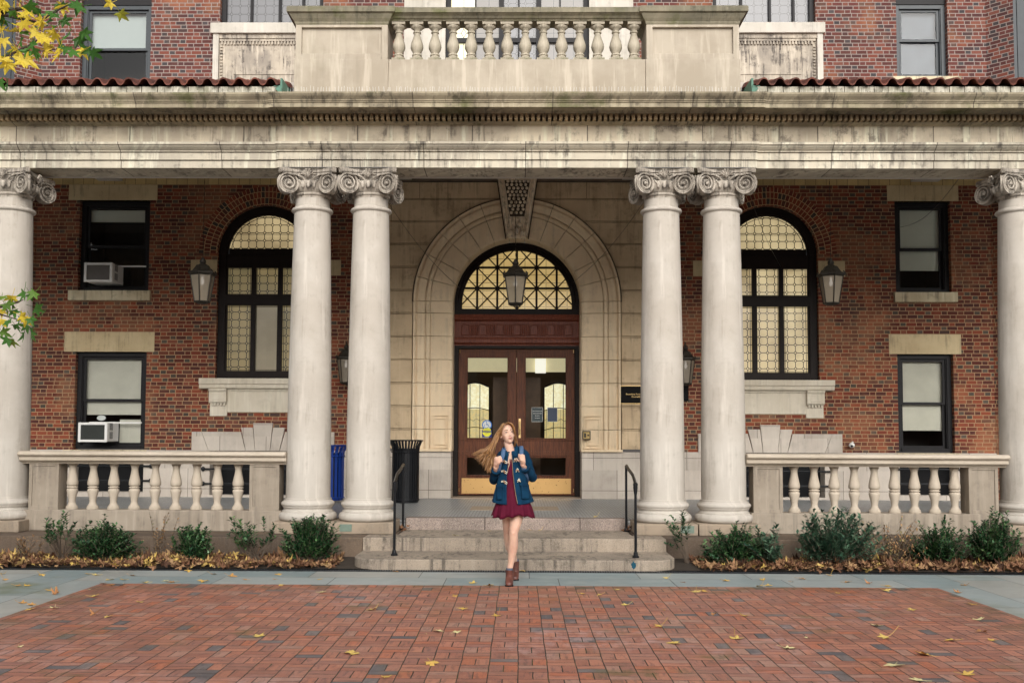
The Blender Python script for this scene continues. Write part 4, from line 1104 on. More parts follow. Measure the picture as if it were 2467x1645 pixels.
# door frame
m = MB(); DZ = .462
m.box(cx0-1.24, cx0-1.165, YD-.02, YD+.16, DZ, 3.44); m.box(cx0+1.165, cx0+1.24, YD-.02, YD+.16, DZ, 3.44); m.box(cx0-1.165, cx0+1.165, YD-.02, YD+.16, 3.385, 3.44)
m.box(cx0-1.165, cx0-1.15, YD+.02, YD+.16, DZ, 3.385); m.box(cx0+1.15, cx0+1.165, YD+.02, YD+.16, DZ, 3.385)
D(m, 'door_frame', W_dark)
m = MB(); m.box(cx0-1.24, cx0+1.24, YA-.02, YD+.3, .459, .475); D(m, 'threshold', simple('worn stone threshold', (.28, .22, .17), .7))
def door_leaf(a, b, hs):
    y0, y1 = YD+.05, YD+.10
    st_ = .155; m = MB()
    m.box(a, a+st_, y0, y1, .50, 3.38); m.box(b-st_, b, y0, y1, .50, 3.38)
    m.box(a+st_, b-st_, y0, y1, 3.225, 3.38); m.box(a+st_, b-st_, y0, y1, 1.25, 1.60); m.box(a+st_, b-st_, y0, y1, .50, .865)
    for (c, d) in ((1.60, 3.225), (.865, 1.25)):     # panel mouldings
        for (p, q, r_, s_) in ((a+st_, a+st_+.02, c, d), (b-st_-.02, b-st_, c, d), (a+st_+.02, b-st_-.02, c, c+.02), (a+st_+.02, b-st_-.02, d-.02, d)):
            m.box(p, q, y0-.012, y1-.01, r_, s_)
    m.box(a+.02, b-.02, y0-.012, y0, 1.27, 1.285); m.box(a+.02, b-.02, y0-.012, y0, 1.56, 1.575)
    dr = bevel(D(m, 'door', W_door), .004)
    for (c, d) in ((1.62, 3.205), (.885, 1.23)):
        m = MB(); m.quad((a+st_+.02, y0+.025, c), (b-st_-.02, y0+.025, c), (b-st_-.02, y0+.025, d), (a+st_+.02, y0+.025, d)); D(m, 'pane', L_glass, dr)
    m = MB(); m.box(a+.07 if hs > 0 else a+.03, b-.03 if hs > 0 else b-.07, y0-.006, y0, .525, .825); D(m, 'kick_plate', K_kick, dr)
    m = MB(); hx = b-.06 if hs > 0 else a+.06
    if hs < 0: m.tube([(hx, y0, 1.68), (hx, y0-.05, 1.70), (hx, y0-.055, 1.80), (hx, y0-.05, 1.92), (hx, y0, 1.94)], .011, 8); m.box(hx-.02, hx+.02, y0-.004, y0, 1.62, 2.0)
    else: m.ell((hx, y0-.01, 1.82), (.018, .012, .018), 10, 6)
    D(m, 'handle', K_brass, dr)
    m = MB(); q = a+.02 if hs > 0 else b-.02
    for z in (.56, 3.30): m.tube([(q, y0-.02, z), (q, y0-.02, z+.07)], .011, 6)
    D(m, 'hinge', K_brass, dr)
    return dr
d1 = door_leaf(cx0-1.148, cx0-.004, 1); d2 = door_leaf(cx0+.004, cx0+1.148, -1)
# stickers and notices on the glass
def disc(m, x, y, z, r, n=32, r2=0.): m.prism_y([(x+r*math.cos(2*PI*i/n), z+r*math.sin(2*PI*i/n)) for i in range(n)], y, y+.002)
yg = YD+.05
K_sb = simple('sticker blue', (.02, .15, .50), .5, var=.05); K_sy = simple('sticker yellow', (.75, .72, .03), .5, var=.05); K_dk = simple('sticker navy', (.01, .02, .16), .5, var=.05)
m = MB(); disc(m, -.628, yg, 1.875, .098); s_ = D(m, 'accessibility_sticker', K_sb, d1)
m = MB(); ysk = yg-.003
N = 36; c = (-.628, 1.875)
disc(m, c[0], ysk+.0005, c[1], .079); D(m, 'symbol_field', simple('sticker white', (.62, .64, .62), .5, var=.04), d1); m = MB()
m.ell((c[0]-.012, ysk, c[1]+.058), (.011, .002, .011), 12, 6)
m.tube([(c[0]-.010, ysk, c[1]+.040), (c[0]-.006, ysk, c[1]-.002), (c[0]+.026, ysk, c[1]-.004), (c[0]+.042, ysk, c[1]-.045), (c[0]+.056, ysk, c[1]-.040)], .0055, 6); m.tube([(c[0]-.008, ysk, c[1]+.02), (c[0]+.022, ysk, c[1]+.018)], .0045, 6)
m.tube([(c[0]-.016+.038*math.cos(t)*1., ysk, c[1]-.022+.038*math.sin(t)) for t in [R(120)+R(205)*i/16 for i in range(17)]], .0048, 6)
D(m, 'symbol', K_sb, d1)
m = MB(); m.box(-.716, -.540, yg-.0045, yg-.003, 1.724, 1.760); D(m, 'sticker_band', K_dk, d1)
m = MB(); m.box(-.70, -.56, yg-.0015, yg-.0005, 1.640, 1.643)
m.box(-.69, -.57, yg-.0015, yg-.0005, 1.650, 1.653); D(m, 'fine_print', simple('pale print', (.4, .45, .6), .6), d1)
m = MB(); m.box(-.725, -.53, yg, yg+.002, 1.63, 1.775); D(m, 'sticker', K_dk, d1)
m = MB(); disc(m, -.628, yg-.003, 1.735, .088); D(m, 'round_sticker', K_sy, d1)
def text(s_, loc, size, mat, parent, al='CENTER', rx=PI/2, ext=.001, name='lettering'):
    cu = bpy.data.curves.new(name, 'FONT'); cu.body = s_; cu.size = size; cu.align_x = al; cu.align_y = 'CENTER'; cu.extrude = ext; cu.space_character = 1.05
    t = bpy.data.objects.new(name, cu); C.objects.link(t)
    bpy.context.view_layer.update(); me = bpy.data.meshes.new_from_object(t.evaluated_get(bpy.context.evaluated_depsgraph_get())); bpy.data.objects.remove(t)
    me.transform(Matrix.Translation(loc) @ Matrix.Rotation(rx, 4, 'X')); me.materials.clear(); me.materials.append(mat.mat)
    o = bpy.data.objects.new(name, me); C.objects.link(o); o.parent = parent
    if parent is not None: me.transform(Matrix.Translation(-parent.matrix_world.translation if parent.parent is None else -parent.parent.matrix_world.translation))
    return o
bpy.context.view_layer.update()
text('AUTOMATIC', (-.628, yg-.006, 1.777), .021, K_dk, d1); text('CAUTION', (-.628, yg-.007, 1.742), .036, K_sy, d1); text('DOOR', (-.628, yg-.006, 1.705), .021, K_dk, d1)
K_nb = simple('dark notice', (.035, .05, .055), .5, var=.1); K_nt = simple('notice print', (.55, .56, .52), .6)
m = MB(); m.box(.255, .475, yg, yg+.002, 1.94, 2.225); n1 = D(m, 'notice', K_nb, d2)
m = MB(); m.box(.565, .765, yg, yg+.002, 1.94, 2.225); D(m, 'notice', simple('navy notice', (.035, .05, .085), .5, var=.1), d2)
for x0_, x1_ in ((.255, .475), (.565, .765)):
    m = MB()
    for p in ((x0_, x0_+.006, 1.94, 2.225), (x1_-.006, x1_, 1.94, 2.225), (x0_, x1_, 1.94, 1.946), (x0_, x1_, 2.219, 2.225)): m.box(p[0], p[1], yg-.001, yg, p[2], p[3])
    D(m, 'notice_border', K_nt, d2)
rn = random.Random(6); m = MB()      # print too small to read: broken strokes in four centred lines
for i, hw in enumerate((.088, .080, .040, .045)):
    x = .365-hw
    while x < .365+hw: l_ = rn.uniform(.006, .016); m.box(x, x+l_, yg-.001, yg, 2.145-i*.045, 2.153-i*.045+rn.uniform(0, .004)); x += l_+.006
D(m, 'fine_print', K_nt, d2)
# vestibule behind the doors
m = MB(); v = [(x, y, z) for x in (cx0-1.9, cx0+1.9) for y in (YD+.2, 22.2) for z in (.462, 3.9)]
m.add(v, [(0, 1, 3, 2), (4, 6, 7, 5), (2, 3, 7, 6), (0, 2, 6, 4), (1, 5, 7, 3)]); ve = D(m, 'vestibule', simple('dark vestibule', (.07, .045, .03), .7))
m = MB(); m.box(cx0-1.6, cx0+1.6, 21.6, 21.62, 3.05, 3.35); D(m, 'cornice_band', simple('glowing cream plaster', (.62, .56, .38), .7).emit((1, .87, .52), .38), ve)  # glow put into the plaster stands in for lamplight falling on it
m = MB(); m.box(-.2+.55, -.2+.78, 21.5, 21.52, 3.02, 3.33); D(m, 'ceiling_lamp', simple('lamp face', (1, 1, 1)).emit((1, .95, .80), .8), ve)
for s in (-1, 1):
    m = MB(); a, b = sorted((cx0+s*.56, cx0+s*1.16)); y = 20.6; n = 10
    top_ = [(a+(b-a)*i/n, 2.66+.10*math.sin(PI*i/n)) for i in range(n+1)]
    pts = [(a, 1.5), (b, 1.5), (b, 2.21), (a, 2.21)]
    m.add([(x, y, z) for x, z in pts], [tuple(range(len(pts)))], [(x, z) for x, z in pts]); D(m, 'lit_sidelight', L_rain, ve)
    m = MB(); pts = [(a, 2.21), (b, 2.21)]+top_[::-1]; m.add([(x, y, z) for x, z in pts], [tuple(range(len(pts)))], [(x, z) for x, z in pts]); D(m, 'lit_sidelight', L_rain2, ve)
    m = MB()
    m.tube([(a, y-.01, 1.5)]+[(x, y-.01, z) for x, z in top_]+[(b, y-.01, 1.5), (a, y-.01, 1.5)], .018, 6)
    for zc in (2.18, 1.78): m.tube([(a+(b-a)*i/n, y-.01, zc+.06*math.sin(PI*i/n)) for i in range(n+1)], .008, 5)
    for q in (.33, .67): m.tube([(a+(b-a)*q, y-.01, 1.5), (a+(b-a)*q, y-.01, 2.72)], .008, 5)
    D(m, 'leading', W_dark, ve)
m = MB(); m.box(cx0-.5, cx0+.5, 21.0, 21.05, .462, 2.9); D(m, 'inner_door', simple('brown inner door', (.10, .055, .03), .5, var=.4), ve)

# ---------- upper storey trim
m = MB(); yq = YW-.03
for a, b in ((-2.29, -1.47), (1.36, 2.23)): m.box(a, b, yq, YW+.1, 8.3, 12.4)
for a, b in ((-1.92, -1.47), (1.36, 1.84)): m.box(a, b, yq-.05, yq, 8.3, 12.4)
DS(m, 'upper_door_surround', T_white)
m = MB()
m.box(-1.47, 1.36, YW+.08, YW+.2, 9.44, 9.53); m.box(-1.47, 1.36, YW+.08, YW+.2, 10.4, 11.4)
for x in (-1.47, -.42, .32, 1.26): m.box(x, x+.10, YW+.06, YW+.2, 8.3, 10.4)
for x in (-.90, -.04, .78): m.box(x, x+.03, YW+.1, YW+.2, 8.3, 10.4)
dd = D(m, 'balcony_door', W_blk)
for i, (a, b, mt) in enumerate(((-1.37, -.87, L_upl), (-.87, -.42, L_upd), (-.32, .32, L_upg), (.42, .80, L_upd), (.81, 1.26, L_upd))):
    m = MB(); m.quad((a, YW+.15, 8.3), (b, YW+.15, 8.3), (b, YW+.15, 10.4), (a, YW+.15, 10.4), uv=[(0, 0), (b-a, 0), (b-a, 2.1), (0, 2.1)]); D(m, 'pane', mt, dd)
for c, x0_, x1_ in ((-4.95, -5.95, -3.9), (4.85, 3.80, 5.82)):
    s = -1 if c < 0 else 1
    m = MB(); m.box(x0_-.15, x1_+.15, YW-.14, YW+.22, 9.545, 9.755); bevel(D(m, 'upper_sill', T_white), .01)
    m = MB(); xo = x0_-.09 if c < 0 else x1_+.09
    for q in (x0_-.10, x1_): m.box(q, q+.11, YW-.10, YW+.1, 8.2, 9.545)
    DS(m, 'panel_trim', T_white)
    m = MB(); m.box(x0_+.01, x1_-.0, YW-.02, YW+.1, 8.2, 9.545)
    m.box(x0_+.30, x1_-.3, YW-.035, YW-.02, 8.75, 9.22)
    m.box(x0_+.01, x1_, YW-.08, YW-.02, 9.46, 9.545); m.box(x0_+.02, x1_-.02, YW-.06, YW-.02, 9.41, 9.46)
    x = x0_+.05
    while x < x1_-.06: m.box(x, x+.035, YW-.055, YW-.02, 9.345, 9.41); x += .062
    z = 8.3
    while z < 9.30:
        for q in (x0_+.03, x1_-.07): m.box(q, q+.05, YW-.05, YW-.02, z, z+.035)
        z += .062
    D(m, 'stone_panel', T_stainp)
    m = MB(); y = YW+.10
    m.box(x0_, x0_+.09, y, y+.12, 9.755, 11.2); m.box(x1_-.09, x1_, y, y+.12, 9.755, 11.2); m.box(x0_+.09, x1_-.09, y, y+.12, 9.755, 9.82)
    for q in (.565, 1.13, 1.60): m.box(x0_+q, x0_+q+.05, y+.02, y+.12, 9.82, 11.2)
    wn = bevel(D(m, 'leaded_window', W_blk), .005)
    m = MB(); m.quad((x0_+.09, y+.08, 9.80), (x1_-.09, y+.08, 9.80), (x1_-.09, y+.08, 11.2), (x0_+.09, y+.08, 11.2), uv=[(0, 0), (x1_-x0_-.18, 0), (x1_-x0_-.18, 1.4), (0, 1.4)]); D(m, 'pane', L_upg, wn)
# ------------------------------------------------------------ objects
def lantern_parts(t, s=1.):
    # six sided tapering lantern, top hangs at z=0; t is the parent
    n = 6; m = MB()
    m.lathe([(.015, -.02), (.03, -.03), (.028, -.05), (.05, -.065), (.055, -.10), (.045, -.115), (.05, -.125), (.085, -.15), (.10, -.155)], n=12)
    m.lathe([(.105, -.15), (.13, -.19), (.17, -.245), (.235, -.275), (.24, -.30), (.225, -.31), (.19, -.32)][::-1], n=n)
    for i in range(n):
        a = 2*PI*i/n; m.tube([(.235*math.cos(a), .235*math.sin(a), -.275), (.20*math.cos(a), .20*math.sin(a), -.235)], .012, 5)
    m.build('lantern_cap', K_lamp, t)
    m = MB(); zt, zb = -.315, -.765; rt, rb = .20, .125
    for i in range(n):
        a = 2*PI*i/n; m.tube([(rt*math.cos(a), rt*math.sin(a), zt), (rb*math.cos(a), rb*math.sin(a), zb)], .011, 6)
        b = 2*PI*(i+1)/n
        m.tube([(rt*math.cos(a), rt*math.sin(a), zt), (rt*math.cos(b), rt*math.sin(b), zt)], .012, 6); m.tube([(rb*math.cos(a), rb*math.sin(a), zb), (rb*math.cos(b), rb*math.sin(b), zb)], .014, 6)
    m.lathe([(.05, zb-.035), (.09, zb-.03), (.12, zb-.012), (.13, zb), (.02, zb+.004)], n=n); m.build('lantern_frame', K_lamp, t)
    m = MB()
    for i in range(n):
        a, b = 2*PI*i/n, 2*PI*(i+1)/n; q = .985
        m.quad((rb*q*math.cos(a), rb*q*math.sin(a), zb), (rb*q*math.cos(b), rb*q*math.sin(b), zb), (rt*q*math.cos(b), rt*q*math.sin(b), zt), (rt*q*math.cos(a), rt*q*math.sin(a), zt))
    m.build('lantern_glass', L_lglass, t)
    m = MB(); m.ell((0, 0, -.43), (.032, .032, .05), 12, 8); m.tube([(0, 0, -.33), (0, 0, -.40)], .018, 8); m.build('bulb', W_wb, t)
for x, y, z, lab in ((-5.29, 16.5, 4.62, 'hanging lantern in front of the brick wall left of the entrance'), (-.062, 16.5, 4.60, 'hanging lantern over the entrance doors in front of the fanlight'), (5.17, 16.5, 4.62, 'hanging lantern in front of the brick wall right of the entrance')):
    t = thing('hanging_lantern', lab, 'lantern', (x, y, z), R(30), 'hanging lanterns of the portico')
    lantern_parts(t)
    m = MB(); zz = 0.
    while zz < 6.80-z:
        m.tube([(0, .0, zz-.02), (0, 0, zz+.03)], .006 if int(zz/.05) % 2 else .003, 5); zz += .05
    m.ell((0, 0, 6.80-z-.03), (.07, .07, .03), 12, 6); m.build('chain', K_lamp, t)
for x, lab in ((-3.30, 'dark wall lantern half hidden between the left pair of columns'), (3.17, 'dark wall lantern half hidden between the right pair of columns')):
    t = thing('wall_lantern', lab, 'lantern', (x, 18.98, 3.42), R(0), 'wall lanterns')
    lantern_parts(t); m = MB(); m.tube([(0, .30, -.25), (0, .18, -.1), (0, .05, .03), (0, 0, .0)], .015, 6); m.box(-.06, .06, .29, .32, -.45, -.1); m.build('bracket', K_lamp, t)
    for ch in t.children: ch.scale = (.85, .85, 1.); 
# thin guy wires seen under the porch
for p, q, lab in (((-2.31, 14.6, 5.65), (-1.15, 19.1, 4.50), 'thin cable running from the left capitals to the fanlight'), ((2.20, 14.6, 5.65), (1.05, 19.1, 4.62), 'thin cable running from the right capitals to the fanlight'), ((6.42, 14.45, 5.42), (7.33, 19.15, 5.70), 'thin cable crossing in front of the upper right small window of the porch'), ((3.4, 15.5, 6.1), (5.0, 19.0, 4.9), 'thin cable crossing the right arched window')):
    m = MB(); p, q = Vector(p), Vector(q); m.tube([p.lerp(q, i/12)-Vector((0, 0, .18*math.sin(PI*i/12))) for i in range(13)], .0035, 4)
    tag(m.build('cable', K_black), lab, 'cable')

# window air conditioners
def aircon(x0, x1, z0, z1, y, lab, dark):
    t = thing('air_conditioner', lab, 'air conditioner', (x0, y, z0)); O = (x0, y, z0); w_, h = x1-x0, z1-z0
    m = MB(); m.box(x0+.02, x1-.0, y+.03, y+.55, z0+.01, z1-.005); bevel(m.build('case', K_white, t, off=O), .012)
    m = MB()
    m.box(x0, x0+.045, y, y+.03, z0, z1); m.box(x1-.045, x1, y, y+.03, z0, z1); m.box(x0+.045, x1-.045, y, y+.03, z0, z0+.045); m.box(x0+.045, x1-.045, y, y+.03, z1-.045, z1)
    bevel(m.build('front_frame', K_white, t, off=O), .006)
    m = MB(); m.box(x0+.045, x1-.045, y+.022, y+.03, z0+.045, z1-.045)
    x = x0+.05
    while x < x1-.05: m.box(x, x+.003, y+.012, y+.022, z0+.045, z1-.045); x += .0125
    m.build('grille', dark, t, off=O)
    m = MB()
    for k in range(2):
        for i in range(5): m.box(x1-.001, x1+.0015, y+.12+i*.03, y+.135+i*.03, z0+.06+k*h*.45, z0+.06+k*h*.45+h*.36)
    m.build('side_vent', K_black, t, off=O)
    m = MB(); m.box(x0+.02, LW[1]-.10, y+.44, y+.46, z1-.01, z1+.02); m.build('sill_bar', K_white, t, off=O)
    return t
aircon(-8.38, -7.83, 4.58, 4.955, YW-.32, 'white window air conditioner with grey grille in the upper left window', simple('grey ac grille', (.26, .245, .23), .6))
aircon(-8.39, -7.83, 1.51, 1.88, YW-.36, 'white window air conditioner with dark grille in the lower left window', simple('dark ac grille', (.05, .055, .05), .6))

# litter bins
def bin_(name, x, y, z, r, h, mat, lab, cat, nsl=30, liner=False):
    t = thing(name, lab, cat, (x, y, z)); m = MB()
    for i in range(nsl):
        a = 2*PI*i/nsl; c, s_ = math.cos(a), math.sin(a); hw = PI*r/nsl*.62
        pr = [(r*.93, .04), (r*.93, h*.80), (r*.97, h*.88), (r*1.15, h*.98)]
        v = []
        for rr, zz in pr:
            for q in (-hw, hw): v.append((rr*c-q*s_, rr*s_+q*c, zz)); 
            for q in (hw, -hw): v.append(((rr-.012)*c-q*s_, (rr-.012)*s_+q*c, zz))
        f = [(j*4+k, j*4+(k+1) % 4, (j+1)*4+(k+1) % 4, (j+1)*4+k) for j in range(3) for k in range(4)]+[(0, 1, 2, 3), (12, 13, 14, 15)]
        m.add(v, f)
    m.build('slats', mat, t)
    m = MB()
    for zz, q in ((.05, .94), (h*.80, .955), (h*.985, 1.15)):
        m.tube([(r*q*math.cos(2*PI*i/32), r*q*math.sin(2*PI*i/32), zz) for i in range(33)], .014, 6, False)
    m.lathe([(r*.8, 0), (r*.9, .01), (r*.9, .05)], n=24); m.build('hoops', mat, t)
    m = MB(); m.lathe([(r*.86, .06), (r*.86, h*.8), (r*.9, h*.86)], n=24); m.build('liner', K_black if not liner else mat, t)
bin_('litter_bin', -2.02, 17.9, .46, .26, 1.12, K_black, 'black slatted metal litter bin beside the door, behind the inner left column', 'bin')
bin_('recycling_bin', -3.36, 17.8, .50, .27, .98, K_blue, 'blue slatted recycling bin seen between the left pair of columns', 'bin', 20)

# handrails
def handrail(xf, yf, xr, yr, lab):
    t = thing('handrail', lab, 'handrail', (xf, yf, .129)); O = (xf, yf, .129); m = MB()
    zf, zr = 1.03, 1.20
    m.tube([(xf, yf, .135), (xf, yf, zf-.10)], .017, 8); m.build('post', K_black, t, off=O, smooth=40)
    m = MB(); m.tube([(xf, yf, zf-.12), (xf, yf, zf-.04), (xf, yf, zf+.01)], [.019, .030, .026], 10); m.ell((xf, yf, zf), (.032, .032, .028), 12, 8); m.build('knuckle', K_black, t, off=O, smooth=50)
    m = MB(); m.tube([(xr, yr, .300), (xr, yr, zr)], .017, 8); m.build('post', K_black, t, off=O, smooth=40)
    m = MB(); m.tube([(xf, yf-.03, zf+.005), (xf+(xr-xf)*.25, yf+(yr-yf)*.25, zf+.10), (xf+(xr-xf)*.75, yf+(yr-yf)*.75, zr-.01), (xr, yr-.06, zr+.025), (xr, yr, zr+.01)], .021, 8)
    o = m.build('rail', K_black, t, off=O, smooth=50)
    m = MB(); m.lathe([(.045, .13), (.045, .145), (.030, .16), (.024, .20)], (xf, yf, 0), 12); m.build('foot', K_black, t, off=O)
    m = MB(); m.lathe([(.045, .299), (.045, .31), (.030, .325), (.024, .35)], (xr, yr, 0), 12); m.build('foot', K_black, t, off=O)
handrail(-1.555, 12.60, -1.635, 14.22, 'black iron handrail on the left side of the entrance steps')
handrail(1.455, 12.50, 1.52, 14.18, 'black iron handrail on the right side of the entrance steps')

# plaques, door plate, camera, plates on plinths, floor plaque
bpy.context.view_layer.update()
def plaque(x0, x1, z0, z1, y, lab, lines=()):
    cx, cz = (x0+x1)/2, (z0+z1)/2
    m = MB(); m.box(x0, x1, y, y+.02, z0, z1); t = tag(m.build('plaque', simple('black plaque', (.006, .0055, .005), .6, var=.2, spec=.08), off=(cx, y, cz)), lab, 'plaque')
    m = MB(); e = .012
    for p in ((x0, x0+e, z0, z1), (x1-e, x1, z0, z1), (x0+e, x1-e, z0, z0+e), (x0+e, x1-e, z1-e, z1)): m.box(p[0], p[1], y-.004, y, p[2], p[3])
    (lines and m.build('border', K_brass, t, off=(cx, y, cz))); bpy.context.view_layer.update()
    for s_, x_, z, sz in lines: text(s_, (x_, y-.003, z), sz, K_brass, t, al='LEFT')
    return t
plaque(1.945, 2.66, 2.28, 2.63, YA-.02, 'black plaque with gold border and lettering on the stone right of the doors', (('Rosemary Furman', 2.055, 2.465, .042), ('Counseling Center', 2.165, 2.415, .042)))
plaque(3.02, 3.27, 2.34, 2.65, YW-.04, 'small dark plate on brick between the right pair of columns')
m = MB(); m.box(1.222, 1.362, YA-.105, YA-.08, 1.60, 1.75); t = tag(m.build('entry_panel', simple('old brass plate', (.35, .25, .10), .4, .6), off=(1.29, YA-.09, 1.67)), 'small brass push panel with black border on the right door jamb', 'door panel')
m = MB()
for p in ((1.214, 1.232, 1.592, 1.758), (1.352, 1.370, 1.592, 1.758), (1.232, 1.352, 1.592, 1.61), (1.232, 1.352, 1.74, 1.758)): m.box(p[0], p[1], YA-.115, YA-.08, p[2], p[3])
m.tube([(1.325, YA-.115, 1.675), (1.325, YA-.10, 1.675)], .018, 12); m.box(1.245, 1.285, YA-.109, YA-.105, 1.63, 1.715); m.build('border', K_black, t, off=(1.29, YA-.09, 1.67))
m = MB(); m.ell((6.36, YW-.12, 1.505), (.055, .07, .05), 14, 8); m.tube([(6.36, YW-.1, 1.53), (6.42, YW, 1.56)], .02, 8); t = tag(m.build('security_camera', K_white, off=(6.36, YW-.1, 1.5), smooth=50), 'small white security camera at the right end of the arched lintel', 'security camera')
m = MB(); m.ell((6.345, YW-.175, 1.49), (.025, .02, .025), 12, 8); m.build('lens', K_black, t, off=(6.36, YW-.1, 1.5), smooth=50)
for a, b, lab in ((-2.42, -2.255, 'greenish metal plate on the plinth of the inner left column'), (2.19, 2.37, 'greenish metal plate behind a shrub on the plinth of the inner right column')):
    m = MB(); m.box(a, b, 13.572, 13.583, .335, .432); bevel(tag(m.build('plinth_plate', K_plate, off=((a+b)/2, 13.58, .38)), lab, 'metal plate'), .003)
m = MB(); m.box(-.78, .655, 16.0, 16.95, .4595, .463); fp = tag(m.build('floor_plaque', simple('tan inlaid floor slab', (.33, .26, .19), .6, var=.15), off=(0, 16.5, .46)), 'tan inlaid slab with worn dark marks in the porch floor', 'floor slab')
bpy.context.view_layer.update()
m = MB(); rn = random.Random(9); x = -.62      # worn inlaid characters, no longer readable
while x < .5: l_ = rn.uniform(.02, .06); m.box(x, x+l_, 16.42+rn.uniform(0, .03), 16.46+rn.uniform(.0, .05), .4632, .4640); x += l_+rn.uniform(.03, .09)
m.build('worn_marks', simple('dark inlay', (.16, .12, .09), .7), fp, off=(0, 16.5, .46))

# ------------------------------------------------------------ shrubs
def leafmat(name, cols, rough=.45, trans=.15, spec=.4):
    m = M(name, rough, spec=spec)
    n = m.nt.nodes.new('ShaderNodeAttribute'); n.attribute_name = 'tone'; f = V(m, n.outputs['Fac'])
    m.color(m.ramp(f, [(i/max(1, len(cols)-1), c) for i, c in enumerate(cols)]))
    return m
Lf_dense = leafmat('glossy shrub leaf', [(.016, .048, .022), (.028, .080, .034), (.045, .115, .045), (.085, .18, .065), (.16, .27, .10)], .26, spec=.6)
Lf_blue = leafmat('bluish shrub leaf', [(.018, .055, .034), (.038, .095, .056), (.075, .145, .085), (.15, .23, .15)], .3, spec=.5)
Lf_dry = leafmat('dry tan leaf', [(.30, .17, .07), (.36, .22, .10), (.25, .12, .05), (.12, .13, .04), (.42, .30, .16)], .7)
Lf_yel = leafmat('yellowing leaf', [(.30, .22, .03), (.5, .40, .05)], .6)
K_bark = simple('shrub bark', (.10, .075, .055), .9, var=.4, sc=30)
def tone_attr(o, tones):
    a = o.data.attributes.new('tone', 'FLOAT', 'FACE')
    a.data.foreach_set('value', tones)
def leaf(m, base, d, up, L, W, tones, t):
    d = d.normalized(); sd = d.cross(up)
    sd = sd.normalized() if sd.length > 1e-3 else d.orthogonal().normalized()
    n = sd.cross(d)
    p0 = base; p1 = base+d*L*.45+sd*W/2+n*W*.15; p2 = base+d*L-n*L*.08; p3 = base+d*L*.45-sd*W/2+n*W*.15; pm = base+d*L*.5
    m.add([p0, p1, p2, p3, pm], [(0, 1, 4), (1, 2, 4), (0, 4, 3), (4, 2, 3)]); tones += [t]*4
def shrub(x, y, w_, h, kind, seed, lab, n=70, lean=0., zb=.03, bare=.25):
    r = random.Random(seed); bare = .5 if kind == 'leggy' else bare; n = int(n*1.9) if kind == 'dense' else int(n*1.35); w_ = w_*1.25; h = h*1.08; t = thing('shrub', lab, 'shrub', (x, y, zb)); st_ = MB(); lf = MB(); tones = []
    ll, lw = {'dense': (.055, .030), 'leggy': (.066, .030), 'blue': (.088, .033), 'dry': (.06, .02), 'thin': (.05, .022)}[kind]
    for i in range(n):
        a = r.uniform(0, 2*PI); q = r.random()**.5*(.72+.75*max(-.3, mnoise.noise(Vector((math.cos(a)*1.3+seed*3.7, math.sin(a)*1.3, seed*1.1)))))
        ex = math.cos(a)*q*w_/2+lean*h*(.5+.5*r.random()); ey = math.sin(a)*q*min(w_, .75)/2
        ez = h*(1-.42*q*q)*(.85+.35*mnoise.noise(Vector((a*.9, seed*2.3, 0))))*r.uniform(.28, .98)*(1.12 if r.random() < .08 else 1) if kind in ('dense', 'blue') else h*r.uniform(.4, 1.)*(1-.25*q)
        b = Vector((r.uniform(-.05, .05)*w_, r.uniform(-.04, .04), 0)); e = Vector((ex, ey, ez))
        mid = b.lerp(e, .5)+Vector((r.uniform(-.06, .06), r.uniform(-.05, .05), (.06 if kind == 'leggy' else -.05)*q))
        P_ = [b, b.lerp(mid, .5)+Vector((0, 0, .01)), mid, mid.lerp(e, .55)+Vector((0, 0, .015)), e]
        st_.tube(P_, [.006, .005, .004, .003, .0015], 4)
        dr = (e-mid).normalized()
        k = {'dense': 24, 'leggy': 20, 'blue': 26, 'dry': 11, 'thin': 9}[kind]
        base_t = r.uniform(.1, .75)
        for j in range(k):
            f = bare+(1-bare)*(j/k)**.7 if kind not in ('dense', 'blue') else .45+.55*j/k
            if f < .5: pos = b.lerp(mid, f*2)
            else: pos = mid.lerp(e, (f-.5)*2)
            az = r.uniform(0, 2*PI); out = Vector((math.cos(az), math.sin(az), r.uniform(-.2, .5)))
            dd_ = (out+dr*r.uniform(.1, 1.0)).normalized()
            if kind == 'dry': dd_ = (out+Vector((0, 0, -.7))).normalized()
            leaf(lf, pos, dd_, Vector((0, 0, 1)), ll*r.uniform(.7, 1.25), lw*r.uniform(.8, 1.25), tones, min(1, max(0, base_t+r.uniform(-.3, .3))))
    K_ = {'dense': Lf_dense, 'leggy': Lf_dense, 'blue': Lf_blue, 'dry': Lf_dry, 'thin': Lf_dry}[kind]
    st_.build('stems', K_bark, t)
    o = lf.build('foliage', K_, t, tidy=False); tone_attr(o, tones)
    return t
# (x from the photo column, on the bed at Y ~12.7)
def bx(px, y=12.72): return (px-1222.9)/2406.2*y*1.0 - .0113*y + .0
shrub(bx(62), 12.75, .45, .42, 'thin', 1, 'thin yellowing twig plant at the far left end of the bed', 12)
shrub(bx(158), 12.7, .62, .62, 'leggy', 2, 'leggy green shrub with bare stems, second plant from the left', 17)
shrub(bx(262), 12.62, .78, .58, 'dense', 3, 'bushy dark green shrub, third plant from the left', 120)
shrub(bx(382), 12.85, .42, .75, 'thin', 4, 'tall sparse sapling between two bushy shrubs on the left', 9)
shrub(bx(474), 12.65, .60, .50, 'dense', 5, 'small bushy dark shrub in the middle of the left bed', 80)
shrub(bx(628), 12.62, .80, .62, 'leggy', 6, 'open grey green shrub with a leaning bare stem left of the big shrub', 22, lean=-.35)
shrub(bx(755), 12.62, .80, .66, 'dense', 7, 'large rounded shrub in front of the left pair of columns', 170)
shrub(bx(1765), 12.68, .82, .58, 'dense', 8, 'rounded shrub in front of the right pair of columns', 130)
